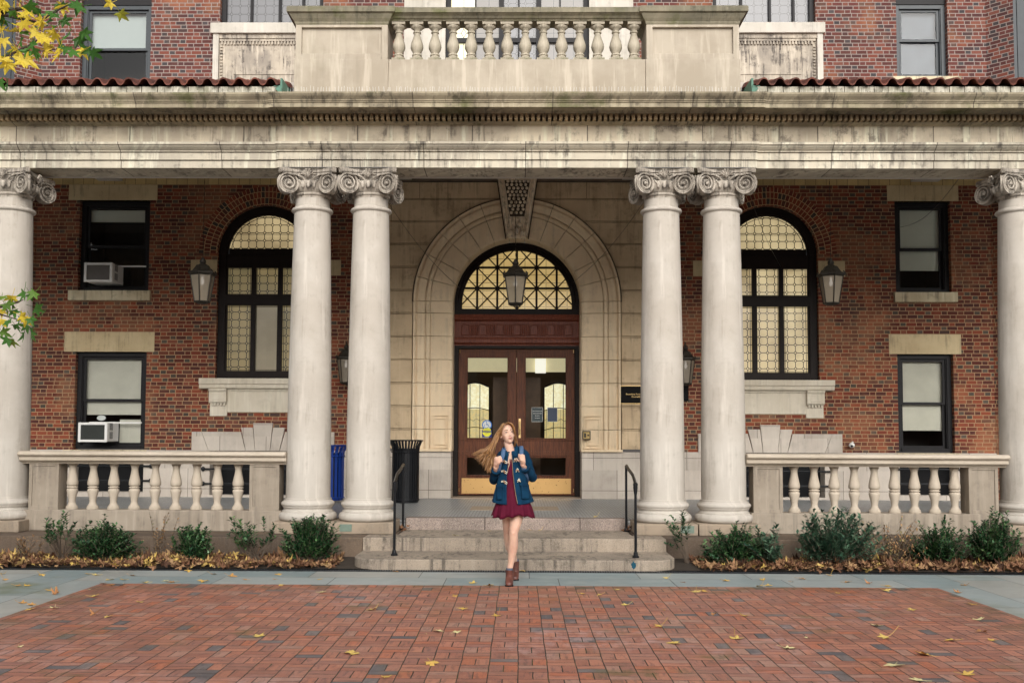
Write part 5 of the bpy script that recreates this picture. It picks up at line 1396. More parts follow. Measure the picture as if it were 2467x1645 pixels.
shrub(bx(1655), 12.8, .5, .66, 'leggy', 9, 'thin green sprig reaching left over the greenish plinth plate', 9, lean=-.25)
shrub(bx(1985), 12.55, 1.15, .80, 'blue', 10, 'tall spreading shrub with long silvery green leaves, the largest in the bed', 95, lean=.12)
shrub(bx(1850), 12.6, .6, .62, 'blue', 11, 'low silvery green branches left of the largest shrub', 22, lean=-.2)
shrub(bx(2062), 12.85, .62, .62, 'dry', 12, 'dead shrub with curled tan leaves beside the largest shrub', 22)
shrub(bx(2150), 12.8, .75, .64, 'dry', 13, 'half bare shrub with reddish tan leaves between the green shrubs', 30)
shrub(bx(2245), 12.68, .66, .62, 'dense', 14, 'bushy green shrub, second from the right end', 100)
shrub(bx(2375), 12.72, .72, .72, 'dense', 15, 'bushy dark shrub at the right end of the bed', 120)

# ------------------------------------------------------------ maple leaves
def star_outline(r, pts=5, irr=.15, vl=.46, sh=.70, wd=17):
    # sweetgum / maple like outline, pointing +x; returns list of (x,y)
    out = []; A = [(-78, .62), (-40, .86), (0, 1.), (40, .86), (78, .62)]
    out.append((-.12, -.05))
    prev = None
    for k, (a, L) in enumerate(A):
        L *= 1+r.uniform(-irr, irr); a_ = R(a*1.35+r.uniform(-6, 6)); w = R(wd)
        if k: m_ = (A[k-1][0]+a)/2*1.35; out.append((vl*math.cos(R(m_)), vl*math.sin(R(m_))))
        out.append((sh*L*math.cos(a_-w), sh*L*math.sin(a_-w))); out.append((L*math.cos(a_), L*math.sin(a_))); out.append((sh*L*math.cos(a_+w), sh*L*math.sin(a_+w)))
    out.append((-.12, .05)); return out
def maple(m, mt, size, r, curl=.25, stem=True, tones=None, tone=0., stem_up=0., shape=(.46, .70, 17)):
    o = star_outline(r, 5, .15, *shape); c1, c2, c3 = r.uniform(-1, 1)*curl, r.uniform(.2, 1.)*curl, r.uniform(-1, 1)*curl
    def pt(x, y): return mt @ Vector((x*size, y*size, size*(c1*x*x+c2*y*y+c3*x*y*1.2)+.001))
    v = [pt(.08, 0)]+[pt(x, y) for x, y in o]; n = len(o)
    f = [(0, i, i+1) for i in range(1, n)]+[(0, n, 1)]
    m.add(v, f)
    if tones is not None: tones += [tone]*n
    if stem:
        k = len(m.f); P_ = [mt @ Vector((-.05*size, 0, .002)), mt @ Vector((-.5*size, .05*size, .002+stem_up*size*.4)), mt @ Vector((-.95*size, .02*size, .004+stem_up*size))]
        m.tube(P_, .0016, 4)
        if tones is not None: tones += [tone]*(len(m.f)-k)
Lf_fall = leafmat('fallen maple leaf', [(.36, .17, .07), (.50, .27, .09), (.62, .40, .10), (.66, .48, .14), (.66, .58, .30)], .65, spec=.25)
Lf_lit = leafmat('leaf litter', [(.055, .028, .018), (.13, .062, .034), (.21, .105, .056), (.29, .165, .085), (.40, .26, .13), (.60, .42, .11)], .75, spec=.2)
from_cam = camo.matrix_world
def onplane(px, py, z=0.):
    f, cx, cy = 2406.16, 1222.88, 922.68
    d = _f*f+_r2*(px-cx)-_u2*(py-cy); t = (z-1.5752)/d.z; return (d.x*t, d.y*t)
LEAVES = []
c1 = [(270,515,2),(25,545,1),(22,505,2),(180,585,2),(110,585,1),(335,615,2),(370,642,0),(140,700,1),(215,712,1),(200,740,2),(360,732,4),(620,655,3,1.3),(600,608,4,.4),(730,545,3),(830,543,2),(875,516,1),(650,513,3),(590,505,2),(690,568,1),(740,582,1,.8),(820,583,1,.8),(930,695,3,.9),(1225,705,4,.35),(720,790,3),(630,775,0),(975,562,3),(1100,553,4),(1155,560,1),(1360,555,2,1.4),(1415,507,1),(1255,487,2,1.2),(1540,523,1,1.2),(1640,543,1,.8),(1835,543,1,.7),(1880,578,2,.7),(1850,510,2),(2135,540,2,.7),(2265,583,1,.4),(2140,628,4,.9),(1730,922,3,1.25),(125,995,4,.8),(2330,1035,3,1.1),(1285,1130,1,.3)]
c2 = [(425,130,1,.8),(705,118,3,.8),(940,208,3),(1045,222,2),(818,292,2,.7),(868,380,2),(1105,427,2,1.),(275,383,3,1.2),(700,525,4),(825,535,4,.8),(628,547,4,.3),(150,680,3,1.2),(655,745,2,1.2),(355,835,2,.9),(1665,278,2),(1655,298,1,.5),(1790,285,3,.8),(1895,252,3,.7),(1965,353,3,1.),(2220,388,1,.4),(2190,495,2),(2280,608,3,.9),(1260,127,2)]
c3 = [(20,578,3,.8),(395,593,2),(640,590,2,.9),(125,605,0,.6),(890,582,1),(830,600,1,.5),(630,632,2),(675,628,2),(1190,603,1),(1340,612,0,1.),(1450,628,2),(1085,560,2,.8),(1445,657,3),(210,668,3,1.2),(255,665,2),(1137,677,2,.8),(1965,625,1),(1925,673,0,.8),(2020,750,2),(1620,785,3),(2045,850,4,1.2),(325,815,0,.7),(520,823,2,.9),(470,975,3,1.1),(60,1000,3),(800,1035,4,1.3),(935,967,4,.4),(1385,888,4,1.1),(1455,965,3,1.3),(1890,985,2,1.6),(2070,933,0,1.),(2145,985,2,.7),(1715,1080,2,1.3),(1505,1145,4,1.5),(1965,1205,2,1.2),(1675,1245,4,1.2)]
for L_, ox, oy, s_ in ((c1, 0, 1200, 2.767), (c2, 800, 1330, 2.767), (c3, 1600, 1180, 2.713)):
    for q in L_: LEAVES.append((ox+q[0]/s_, oy+q[1]/s_, q[2], q[3] if len(q) > 3 else 1.))
COLN = ['curled brown', 'orange brown', 'golden yellow', 'yellow', 'pale cream yellow']
items = []
for k, (px, py, tn, sz) in enumerate(LEAVES):
    x, y = onplane(px, py); items.append([x, y, .0, tn, sz])
def zone(x, y):
    if -4.55 < x < 4.53 and y < 10.95:
        if y > 9.6: return 'far brick paving'
        if y > 8.0: return 'middle brick paving'
        return 'near brick paving'
    if x <= -4.55 and y < 10.95: return 'left bluestone path'
    if x >= 4.53 and y < 10.95: return 'right bluestone path'
    return 'bluestone strip before the bed'
groups = {}
for it in items: groups.setdefault((zone(it[0], it[1]), it[3]), []).append(it)
ordn = ['first', 'second', 'third', 'fourth', 'fifth', 'sixth', 'seventh', 'eighth', 'ninth', 'tenth', 'eleventh', 'twelfth', 'thirteenth', 'fourteenth', 'fifteenth', 'sixteenth', 'seventeenth']
r = random.Random(11)
def drop(x, y, z, tn, sz, lab, tilt=None):
    m = MB(); tones = []
    mt = Matrix.Identity(4)
    maple(m, mt, .066*sz*r.uniform(.85, 1.12), r, curl=.32 if tn else 1.1, tones=tones, tone=min(1, max(0, tn/4+r.uniform(-.06, .06))), stem_up=r.choice([0, 0, 0, .3, .5, 1.1]) if sz > .7 else 0, stem=sz > .45)
    o = m.build('fallen_leaf', Lf_fall, tidy=False); tone_attr(o, tones)
    zmin = min(v.co.z for v in o.data.vertices)
    o.location = (x, y, z+.002-min(0, zmin)*.5+.002); o.rotation_euler = (r.uniform(-.12, .12) if not tilt else tilt, r.uniform(-.12, .12), r.uniform(0, 6.28))
    tag(o, lab, 'leaf', 'fallen maple leaves on the paving and steps')
for (zn, tn), L_ in groups.items():
    L_.sort(key=lambda i: (i[0]-XC)/i[1])
    for i, it in enumerate(L_):
        pos = ('the only one' if len(L_) == 1 else ordn[i]+' from left')
        drop(it[0], it[1], 0., tn, it[4], '%s leaf on %s, %s' % (COLN[tn], zn, pos))
for px, py, zz, tn, sz, lab in ((1097, 1289.7, .297, 4, 1., 'cream leaf lying on the middle step left of the person'), (1179, 1279, .297, 3, .6, 'small yellow leaf at the back of the middle step near the person'), (1275, 1277, .297, 1, .6, 'small tan leaf at the foot of the pink curb just right of the person'), (1302, 1278, .297, 3, .8, 'pale curled leaf at the foot of the pink curb, second right of the person'), (1338, 1274.5, .297, 3, 1.1, 'yellow green leaf standing against the pink curb right of the person'), (1430, 1276.5, .297, 0, .5, 'tiny brown leaf at the curb joint on the right'), (1437, 1245, .461, 3, 1., 'yellow leaf on the porch floor edge near the right handrail'), (1216, 1325, .129, 2, 1.2, 'golden leaf on the lowest step beside the leg of the person'), (928, 1214, .463, 1, .8, 'brown leaf on the floor by the left door jamb')):
    x, y = onplane(px, py, zz); drop(x, y, zz, tn, sz, lab, tilt=.7 if 'standing' in lab or 'beside the leg' in lab else None)
# leaf piles at the handrail posts
for x, y, lab in ((-1.62, 14.22, 'small heap of dark leaves round the rear post of the left handrail'), (1.51, 14.18, 'small heap of dark leaves round the rear post of the right handrail')):
    m = MB(); tones = []
    for i in range(9):
        mt = Matrix.Translation((r.uniform(-.06, .07), r.uniform(-.08, .06), .01+r.uniform(0, .05))) @ Matrix.Rotation(r.uniform(0, 6.3), 4, 'Z') @ Matrix.Rotation(r.uniform(-.8, .8), 4, 'X')
        maple(m, mt, .05, r, 1., False, tones, r.uniform(0, .5))
    o = m.build('leaf_heap', Lf_lit, tidy=False); tone_attr(o, tones); o.location = (x, y, .297); tag(o, lab, 'leaf heap')
# leaf litter over the bed: nobody could count it
m = MB(); tones = []; r = random.Random(21)
for i in range(9500):
    x = r.uniform(-8, 8); y = 12.21+.95*r.random()**1.15
    if r.random() < .035: y = r.uniform(12.02, 12.25)
    if -2.25 < x < 2.2: continue
    if x > 0 and r.random() < .05: pass
    if 3.9 < x-1.5 < 4.4 and y < 12.5 and r.random() < .5: continue
    pile = .03+.07*max(0, mnoise.noise(Vector((x*1.3, y*1.3, 2.)))+.3)
    z = .03+r.random()*pile
    mt = Matrix.Translation((x, y, z)) @ Matrix.Rotation(r.uniform(0, 6.3), 4, 'Z') @ Matrix.Rotation(r.gauss(0, .38), 4, 'X') @ Matrix.Rotation(r.gauss(0, .38), 4, 'Y')
    tn = r.random()**1.1*.75
    if x < -3.6 and r.random() < .22: tn = r.uniform(.8, 1.)
    elif r.random() < .06: tn = r.uniform(.8, 1)
    maple(m, mt, r.choice([.03, .04, .05, .06, .08])*r.uniform(.85, 1.1), r, r.uniform(.4, 1.6), r.random() < .2, tones, tn)
o = m.build('leaf_litter', Lf_lit, tidy=False); tone_attr(o, tones)
tag(o, 'deep litter of dry brown and yellow leaves covering the planting bed', 'leaf litter', kind='stuff')

# ------------------------------------------------------------ maple tree left of the frame, two boughs hang into view
tr = thing('maple_tree', 'maple tree with green and yellow leaves whose boughs hang in from the left', 'tree', (-5.6, 6.1, 0))
OT = (-5.6, 6.1, 0); m = MB()
m.tube([(-5.6, 6.1, -.1), (-5.58, 6.1, .3), (-5.55, 6.12, 1.6), (-5.6, 6.1, 3.2), (-5.5, 6.15, 5.0), (-5.3, 6.1, 7.)], [.26, .19, .165, .15, .12, .07], 14)
m.build('trunk', simple('grey maple bark', (.14, .12, .10), .9, var=.4, bump=.8, sc=14), tr, off=OT, smooth=60)
bo = MB(); lfm = MB(); tones = []; r = random.Random(8)
def P3(px, py, y):
    f, cx, cy = 2406.16, 1222.88, 922.68
    d = _f*f+_r2*(px-cx)-_u2*(py-cy); t = y/d.y; return Vector((d.x*t, y, 1.5752+d.z*t))
def twig(P_, r0, r1): bo.tube(P_, [r0+(r1-r0)*i/(len(P_)-1) for i in range(len(P_))], 6)
Y0 = 6.4
A = P3(60, 20, Y0); B_ = P3(190, -12, Y0); Cc = P3(-10, 150, Y0)
twig([Vector((-5.5, 6.15, 4.4)), Vector((-4.6, 6.3, 4.6)), P3(-60, 60, 6.4), P3(-8, 32, 6.4), A, P3(38, -5, Y0)], .035, .006)
twig([P3(-60, 60, 6.4), P3(0, 35, Y0), P3(90, 55, Y0), P3(145, 22, Y0), P3(185, 3, Y0), P3(235, -8, Y0)], .012, .003)
twig([P3(-60, 200, 6.3), P3(-10, 150, Y0), P3(35, 127, Y0), P3(75, 108, Y0), P3(98, 92, Y0)], .012, .003)
twig([Vector((-5.5, 6.15, 4.0)), Vector((-4.4, 6.3, 3.9)), P3(-60, 200, 6.3)], .03, .012)
twig([P3(35, 127, Y0), P3(60, 112, Y0), P3(100, 124, Y0), P3(160, 118, Y0), P3(190, 112, Y0)], .005, .002)
twig([P3(235, -8, Y0), P3(255, 15, Y0), P3(275, 24, Y0)], .003, .0015)
twig([Vector((-5.56, 6.12, 2.4)), Vector((-4.5, 6.3, 2.5)), P3(-60, 735, 6.4), P3(0, 738, 6.4), P3(42, 728, 6.4), P3(56, 722, 6.4)], .028, .002)
twig([P3(-60, 735, 6.4), P3(10, 760, 6.4), P3(60, 775, 6.4)], .008, .002)
def leafat(px, py, size, ang, tn, y=None, tilt=None, n=1):
    y = y or Y0+r.uniform(-.12, .12); p = P3(px, py, y)
    mt = Matrix.Translation(p) @ Matrix.Rotation(PI/2*.92 if tilt is None else tilt, 4, 'X') @ Matrix.Rotation(ang, 4, 'Z') @ Matrix.Rotation(r.uniform(-1.0, 1.0), 4, 'Y') @ Matrix.Rotation(r.uniform(-1.0, 1.0), 4, 'X')
    maple(lfm, mt, size, r, .45, True, tones, tn, 0., (.40, .62, 15))
# leaves read off the photograph: (px, py, size px, colour 0 green .. 1 yellow)
spots = [(15,8,.9),(40,20,.95),(75,30,.9),(58,38,.85),(100,45,.92),(120,30,.2),(90,18,.1),(135,40,.1),(50,55,.95),(20,60,.15),(80,75,.9),(105,65,.3),(130,80,.85),(150,45,.1),(165,90,.25),(100,95,.9),(75,100,.2),(45,90,.1),(15,75,.9),(10,100,.95),(5,45,.2),(40,120,.9),(55,140,.9),(90,125,.2),(120,110,.85),(110,130,.95),(145,125,.9),(165,115,.05),(180,100,.1),(195,90,.1),(205,85,.12),(215,118,.15),(225,130,.1),(210,112,.9),(190,125,.85),(175,135,.15),(70,15,.15),(30,35,.2),(8,130,.1),(10,150,.95),(20,160,.9),(5,195,.1),(12,210,.15),(215,5,.9),(195,12,.15),(180,5,.2),(285,26,.5),(258,0,.9),(155,15,.85),(140,8,.1),(60,70,.15),(0,15,.9),(145,70,.15),(125,55,.3),(95,140,.2),(35,70,.88),(65,125,.3),(140,105,.25)]
for px, py, tn in spots:
    for k in range(1 if (px > 150 or tn < .5) else 2):
        leafat(px+r.uniform(-9, 9), py+r.uniform(-9, 9), r.uniform(.062, .092), -PI/2+r.uniform(-1.0, 1.3), min(1, max(0, tn+r.uniform(-.08, .08))))
for px, py, tn in [(5,715,.35),(28,712,.85),(58,705,.22),(80,706,.3),(70,712,.2),(12,730,.3),(15,742,.35),(30,735,.3),(5,770,.9),(30,752,.25),(50,758,.85),(58,770,.8),(45,770,.15),(90,745,.15),(100,755,.2),(70,765,.1),(20,775,.15),(65,785,.2),(75,795,.12),(60,800,.2),(20,815,.1),(28,825,.4),(5,800,.3),(0,745,.85),(85,810,.2),(40,785,.2)]:
    leafat(px+r.uniform(-4, 4), py+r.uniform(-4, 4), r.uniform(.055, .08), -PI/2+r.uniform(-.6, 1.4), tn)
# the rest of the crown, out of frame to the left and above
for i in range(1500):
    a = r.uniform(0, 2*PI); q = r.random()**.5*1.9; p = Vector((-6.3+q*math.cos(a), 6.1+q*math.sin(a)*.9, 5.6+r.gauss(0, .8)))
    d2_ = p-Vector((0, 0, 1.5752)); uu = 1222.88+2406*d2_.dot(_r2)/d2_.dot(_f) if d2_.dot(_f) > 0 else -999
    vv = 922.68-2406*d2_.dot(_u2)/max(.1, d2_.dot(_f))
    if uu > -70 and vv > -90: continue
    mt = Matrix.Translation(p) @ Matrix.Rotation(r.uniform(0, 6.3), 4, 'Z') @ Matrix.Rotation(r.uniform(-1., 1.), 4, 'X')
    maple(lfm, mt, r.uniform(.06, .08), r, .3, False, tones, r.random())
for q in pieces(bo): q.build('branch', simple('dark twig bark', (.045, .032, .025), .85, var=.3), tr, off=OT)
Lf_tree = leafmat('maple leaf', [(.035, .11, .018), (.075, .20, .03), (.28, .33, .04), (.62, .48, .04), (.72, .55, .06)], .5, spec=.35)
nt_ = Lf_tree.nt; tl = nt_.nodes.new('ShaderNodeBsdfTranslucent'); ms = nt_.nodes.new('ShaderNodeMixShader'); ms.inputs[0].default_value = .35
nt_.links.new(Lf_tree.b.inputs['Base Color'].links[0].from_socket, tl.inputs['Color']); nt_.links.new(Lf_tree.b.outputs[0], ms.inputs[1]); nt_.links.new(tl.outputs[0], ms.inputs[2]); nt_.links.new(ms.outputs[0], Lf_tree.out.inputs[0])
o = lfm.build('foliage', Lf_tree, tr, off=OT, tidy=False); tone_attr(o, tones)
# ------------------------------------------------------------ the walking woman
PY = 10.98
def Z6(zx, zy, dy=0.): return P3(1120+zx/3.645, 1000+zy/3.645, PY+dy)
px0 = Z6(392, 1500); ORG = (px0.x, PY, 0.)
K_skin = M('skin', .5, spec=.35); K_skin.color(K_skin.mix((.66, .43, .32), (.58, .34, .25), K_skin.noise(6., 3).ss(.4, .7)))
K_skin.b.inputs['Subsurface Weight'].default_value = .12; K_skin.b.inputs['Subsurface Radius'].default_value = (.02, .008, .004)
b = MB()
def chain(pts, rad, n=12, sub=4):
    # catmull-rom through the joints so that the limb bends and tapers smoothly
    P_ = [Vector(p) for p in pts]; out = []; ro = []
    for i in range(len(P_)-1):
        p0 = P_[max(i-1, 0)]; p1 = P_[i]; p2 = P_[i+1]; p3 = P_[min(i+2, len(P_)-1)]
        for k in range(sub):
            t = k/sub; out.append(.5*((2*p1)+(p2-p0)*t+(2*p0-5*p1+4*p2-p3)*t*t+(3*p1-p0-3*p2+p3)*t**3)); ro.append(rad[i]+(rad[i+1]-rad[i])*t)
    out.append(P_[-1]); ro.append(rad[-1])
    return out, ro
def limb(pts, rad, n=14, m=None):
    m = m or b; o, ro = chain(pts, rad); m.tube(o, ro, n); m.ell(o[0], (ro[0],)*3, n, 8); m.ell(o[-1], (ro[-1],)*3, n, 8)
# torso, pelvis, neck
hip = Z6(418, 770); wst = Z6(418, 600); chest = Z6(418, 440); sh = Z6(418, 345)
b.ell(hip, (.155, .105, .12), 20, 14); b.ell(wst, (.115, .085, .14), 20, 14); b.ell(chest, (.135, .095, .15), 20, 14); b.ell(Z6(424, 362, .01), (.15, .075, .055), 20, 12)
limb([Z6(408, 350, .02), Z6(394, 300, .012), Z6(378, 245, .012)], [.066, .051, .046])
limb([Z6(424, 345, .01), Z6(335, 345, .01)], [.05, .042]); limb([Z6(424, 345, .01), Z6(520, 345, .01)], [.05, .042])
# head, turned to her left (picture right) and slightly up
hc = Z6(371, 165, .01); HR = Matrix.Rotation(R(20), 3, 'Z') @ Matrix.Rotation(R(-8), 3, 'Y') @ Matrix.Rotation(R(-9), 3, 'X')
def hp(x, y, z): return hc+HR @ Vector((x, y, z))       # x right, -y face, z up, in head space
b.ell(hp(0, .012, .02), (.073, .092, .090), 24, 18, HR); b.ell(hp(0, -.050, .028), (.050, .034, .040), 18, 12, HR); b.ell(hp(0, -.026, -.038), (.055, .060, .074), 22, 16, HR)
b.ell(hp(0, -.052, -.088), (.026, .024, .022), 14, 10, HR); b.ell(hp(-.030, -.048, -.030), (.026, .026, .026), 12, 8, HR); b.ell(hp(.030, -.048, -.030), (.026, .026, .026), 12, 8, HR)
b.tube([hp(0, -.080, .012), hp(0, -.092, -.012), hp(0, -.097, -.027), hp(0, -.088, -.034)], [.008, .0085, .0105, .009], 10)
b.ell(hp(-.011, -.088, -.032), (.008, .009, .007), 10, 8); b.ell(hp(.011, -.088, -.032), (.008, .009, .007), 10, 8)
b.ell(hp(0, -.080, -.058), (.022, .012, .011), 14, 8, HR); b.ell(hp(0, -.056, .030), (.050, .024, .014), 16, 10, HR)
for s in (-1, 1): b.ell(hp(s*.074, .01, -.012), (.010, .018, .028), 10, 8, HR)
# arms
def hand(wr, mid, right, fd, curl, tn):
    # wr wrist, mid knuckle centre, right = direction across the knuckles to the little finger, palm_n = palm facing
    d = (mid-wr).normalized(); rt = right.normalized(); fd = fd.normalized()
    b.ell((wr+mid)/2, (.025, .024, .040), 14, 10, d.to_track_quat('Z', 'Y').to_matrix())
    for q in range(-3, 4): b.tube([wr+Vector((1, 0, 0))*q*.006, mid-fd*.018+rt*q*.0105, mid+rt*q*.0105], [.013, .0135, .011], 8)
    for k, (off, L) in enumerate(((-.028, .92), (-.0095, 1.0), (.0095, .94), (.028, .76))):
        p = mid+rt*off; L *= .066; pts = [p]; dr = fd.copy(); seg = (.42, .33, .25)
        for j, sg in enumerate(seg):
            dr = (Matrix.Rotation(R(curl[j]), 3, rt) @ dr) if True else dr
            p = p+dr*L*sg; pts.append(p)
        b.tube(pts, [.0092, .0086, .0080, .0068], 8); b.ell(pts[0], (.0095,)*3, 8, 6)
        for q in pts[1:]: b.ell(q, (.0078,)*3, 8, 6)
    t0 = wr.lerp(mid, .5)+fd*.012+Vector((0, .01, 0)); t1 = t0+tn*.026; t2 = t1+tn*.022+Vector((0, .0, .010)); t3 = t2+tn*.010+Vector((0, 0, .016))
    b.tube([t0, t1, t2, t3], [.014, .012, .010, .008], 8)
    for q, rr_ in ((t1, .012), (t2, .010), (t3, .008)): b.ell(q, (rr_,)*3, 8, 6)
shL, elL, wrL = Z6(332, 345, .02), Z6(258, 558, .10), Z6(272, 462, -.10)
shR, elR, wrR = Z6(524, 345, .02), Z6(588, 536, .06), Z6(508, 438, -.13)
limb([shL, shL.lerp(elL, .5), elL], [.045, .042, .034]); limb([elL, elL.lerp(wrL, .4), wrL], [.034, .033, .022])
limb([shR, shR.lerp(elR, .5), elR], [.045, .042, .034]); limb([elR, elR.lerp(wrR, .4), wrR], [.034, .033, .022])
kL = Z6(292, 392, -.165); kR = Z6(506, 372, -.175)
hand(wrL, kL, Vector((.45, .0, -.9)), Vector((.85, -.45, .35)), (-18, -55, -55), Vector((.9, .35, .1)).normalized())
hand(wrR, kR, Vector((.12, .0, -1.)), Vector((-.88, -.45, .10)), (18, 55, 55), Vector((-.9, .35, .1)).normalized())
# legs: the front foot on the ground at the edge of the bluestone, the rear foot about half a metre behind
def leg(pts, rad): limb(pts, rad, 18)
leg([Z6(446, 800, 0), Z6(452, 900, -.02), Z6(428, 1030, -.05), Z6(427, 1100, -.035), Z6(422, 1165, -.01), Z6(405, 1290, .01), Z6(395, 1350, .015), Z6(393, 1420, .01)], [.092, .073, .050, .050, .054, .034, .031, .034])
b.ell(Z6(424, 1030, -.075), (.034, .030, .040), 14, 10)
leg([Z6(392, 800, .03), Z6(382, 900, .08), Z6(378, 1030, .16), Z6(382, 1100, .22), Z6(396, 1160, .28), Z6(425, 1235, .40), Z6(438, 1290, .47), Z6(440, 1340, .49)], [.090, .072, .049, .048, .052, .038, .032, .033])
# foot cores inside the boots
b.tube([Z6(393, 1420, .01), Z6(392, 1455, -.03), Z6(391, 1482, -.10)], [.034, .032, .024], 10)
rf = Z6(441, 1345, .49); b.tube([rf, rf+Vector((.004, -.02, -.035)), rf+Vector((.0, -.085, -.075))], [.034, .032, .022], 10)
person = b.build('person', K_skin, off=ORG, smooth=None)
rm = person.modifiers.new('remesh', 'REMESH'); rm.mode = 'VOXEL'; rm.voxel_size = .0046; rm.use_smooth_shade = True
sm = person.modifiers.new('smooth', 'SMOOTH'); sm.factor = .5; sm.iterations = 5
tag(person, 'young woman with windblown hair in blue coat and burgundy dress walking off the steps', 'person')
def PP(m, name, mat, parent=None, **k): return m.build(name, mat, parent or person, off=ORG, **k)
# eyes, brows, lips
for s in (-1, 1):
    m = MB(); m.ell(hp(s*.031, -.070, .008), (.0120, .008, .0055), 12, 8, HR); e = PP(m, 'eye', simple('eye white', (.50, .42, .38), .3))
    m = MB(); m.ell(hp(s*.031+.004, -.0765, .010), (.0060, .003, .0060), 12, 8, HR); PP(m, 'iris', simple('brown iris', (.03, .018, .012), .2), e)
    m = MB(); m.tube([hp(s*.031-.016, -.0725, .010), hp(s*.031-.006, -.079, .0155), hp(s*.031+.006, -.079, .0155), hp(s*.031+.016, -.0715, .010)], .0022, 6); PP(m, 'lashes', simple('dark lash', (.07, .045, .035), .7), e)
    m = MB(); m.tube([hp(s*.012, -.0865, .031), hp(s*.030, -.083, .037), hp(s*.050, -.070, .032)], [.0035, .0032, .0018], 6); PP(m, 'eyebrow', simple('brow hair', (.19, .11, .07), .8))
K_lip = simple('lips', (.50, .20, .17), .4, var=.1)
m = MB(); m.tube([hp(-.025, -.081, -.056), hp(-.008, -.0935, -.0525), hp(0, -.0935, -.0545), hp(.008, -.0935, -.0525), hp(.025, -.081, -.056)], [.002, .0042, .0038, .0042, .002], 8)
m.tube([hp(-.021, -.082, -.0585), hp(0, -.092, -.064), hp(.021, -.082, -.0585)], [.002, .0055, .002], 8); PP(m, 'lips', K_lip)
# hair: a cap and many tapering locks blown to the picture's left
K_hair = M('brown blond hair', .45, spec=.4); n_ = K_hair.nt.nodes.new('ShaderNodeAttribute'); n_.attribute_name = 'tone'
K_hair.color(K_hair.ramp(V(K_hair, n_.outputs['Fac']), [(0, (.085, .038, .014)), (.35, (.20, .095, .035)), (.7, (.38, .20, .075)), (1, (.55, .33, .15))]))
m = MB(); tones = []; r = random.Random(5)
k0 = len(m.f)
N1, N2 = 30, 16; vs = []
for j in range(N2+1):
    t = (PI*.60)*j/N2
    for i in range(N1):
        a = 2*PI*i/N1; x, y, z = .081*math.sin(t)*math.cos(a), .100*math.sin(t)*math.sin(a), .100*math.cos(t)
        if y < 0: y *= .62
        vs.append(hp(x, y+.014, z+.020))
m.add(vs, [(j*N1+i, (j+1)*N1+i, (j+1)*N1+(i+1) % N1, j*N1+(i+1) % N1) for j in range(N2) for i in range(N1)]); tones += [.35]*(len(m.f)-k0)
def lock(P_, w0, tn):
    k = len(m.f); o, ro = chain(P_, [w0*.8]+[w0]*(len(P_)-2)+[w0*.12]); m.tube(o, ro, 5); tones.extend([tn]*(len(m.f)-k))
tips = [(78, 345), (95, 372), (88, 352), (120, 398), (148, 425), (132, 410), (168, 452), (190, 480), (205, 508), (222, 500), (238, 472), (252, 440), (262, 410), (175, 400), (215, 440), (130, 375), (190, 430)]
for i in range(520):
    # roots over the crown from the parting, falling to her right side
    a = r.uniform(-1.75, 1.9); rad = r.random()
    hx = -.078*math.sin(.25+rad*1.25); hz = .112*math.cos(.25+rad*1.25); yy = r.uniform(-.062, .095)
    sc = math.sqrt(max(.15, 1-(yy/.115)**2))
    root = hp(hx*sc, yy*.95+.01, hz*sc+.018)
    tx, ty = tips[r.randrange(len(tips))]; q = r.gauss(0, 9); tip = Z6(tx+q, ty+r.gauss(0, 9), r.uniform(-.10, .12))
    u = (tx-78)/190
    m1 = Z6(294+r.uniform(-11, 9)-12*(1-u), 175+r.uniform(-20, 25), r.uniform(-.03, .10)); m2 = Z6(215+r.uniform(-20, 20)+25*u, 288+r.uniform(-18, 22)+25*u, r.uniform(-.07, .12))
    m3 = m2.lerp(tip, .55)+Vector((r.uniform(-.012, .012), 0, r.uniform(-.012, .018)))
    lock([root, m1, m2, m3, tip], r.uniform(.0024, .0046), min(1, max(0, r.gauss(.50, .20)+(.12 if i % 7 == 0 else 0))))
for i in range(70):       # hair on the other side, behind the neck
    rad = r.random(); yy = r.uniform(-.04, .09); sc = math.sqrt(max(.15, 1-(yy/.115)**2))
    root = hp((.005+.080*math.sin(rad*1.4))*sc, yy, .112*math.cos(rad*1.4)*sc+.018)
    m1 = Z6(438+r.uniform(-6, 8), 185+r.uniform(-12, 12), .06+r.uniform(-.02, .04)); m2 = Z6(448+r.uniform(-14, 12), 238+r.uniform(-10, 14), .08+r.uniform(-.02, .02)); tip = Z6(435+r.uniform(-20, 30), 275+r.uniform(-15, 18), .09)
    lock([root, m1, m2, tip], r.uniform(.004, .006), min(1, max(0, r.gauss(.28, .12))))
for i in range(60):       # locks over the forehead edge and crown
    yy = r.uniform(-.082, -.03); s = -1 if r.random() < .7 else 1
    p0 = hp(.012, yy+.02, .118); p1 = hp(s*.045, yy-.002, .095+r.uniform(-.006, .004)); p2 = hp(s*.074, yy+.02, .045+r.uniform(-.01, .01)); p3 = hp(s*.083, yy+.045, -.02)
    lock([p0, p1, p2, p3], r.uniform(.004, .006), min(1, max(0, r.gauss(.55, .2))))
o = PP(m, 'hair', K_hair, tidy=False, smooth=60); tone_attr(o, tones)
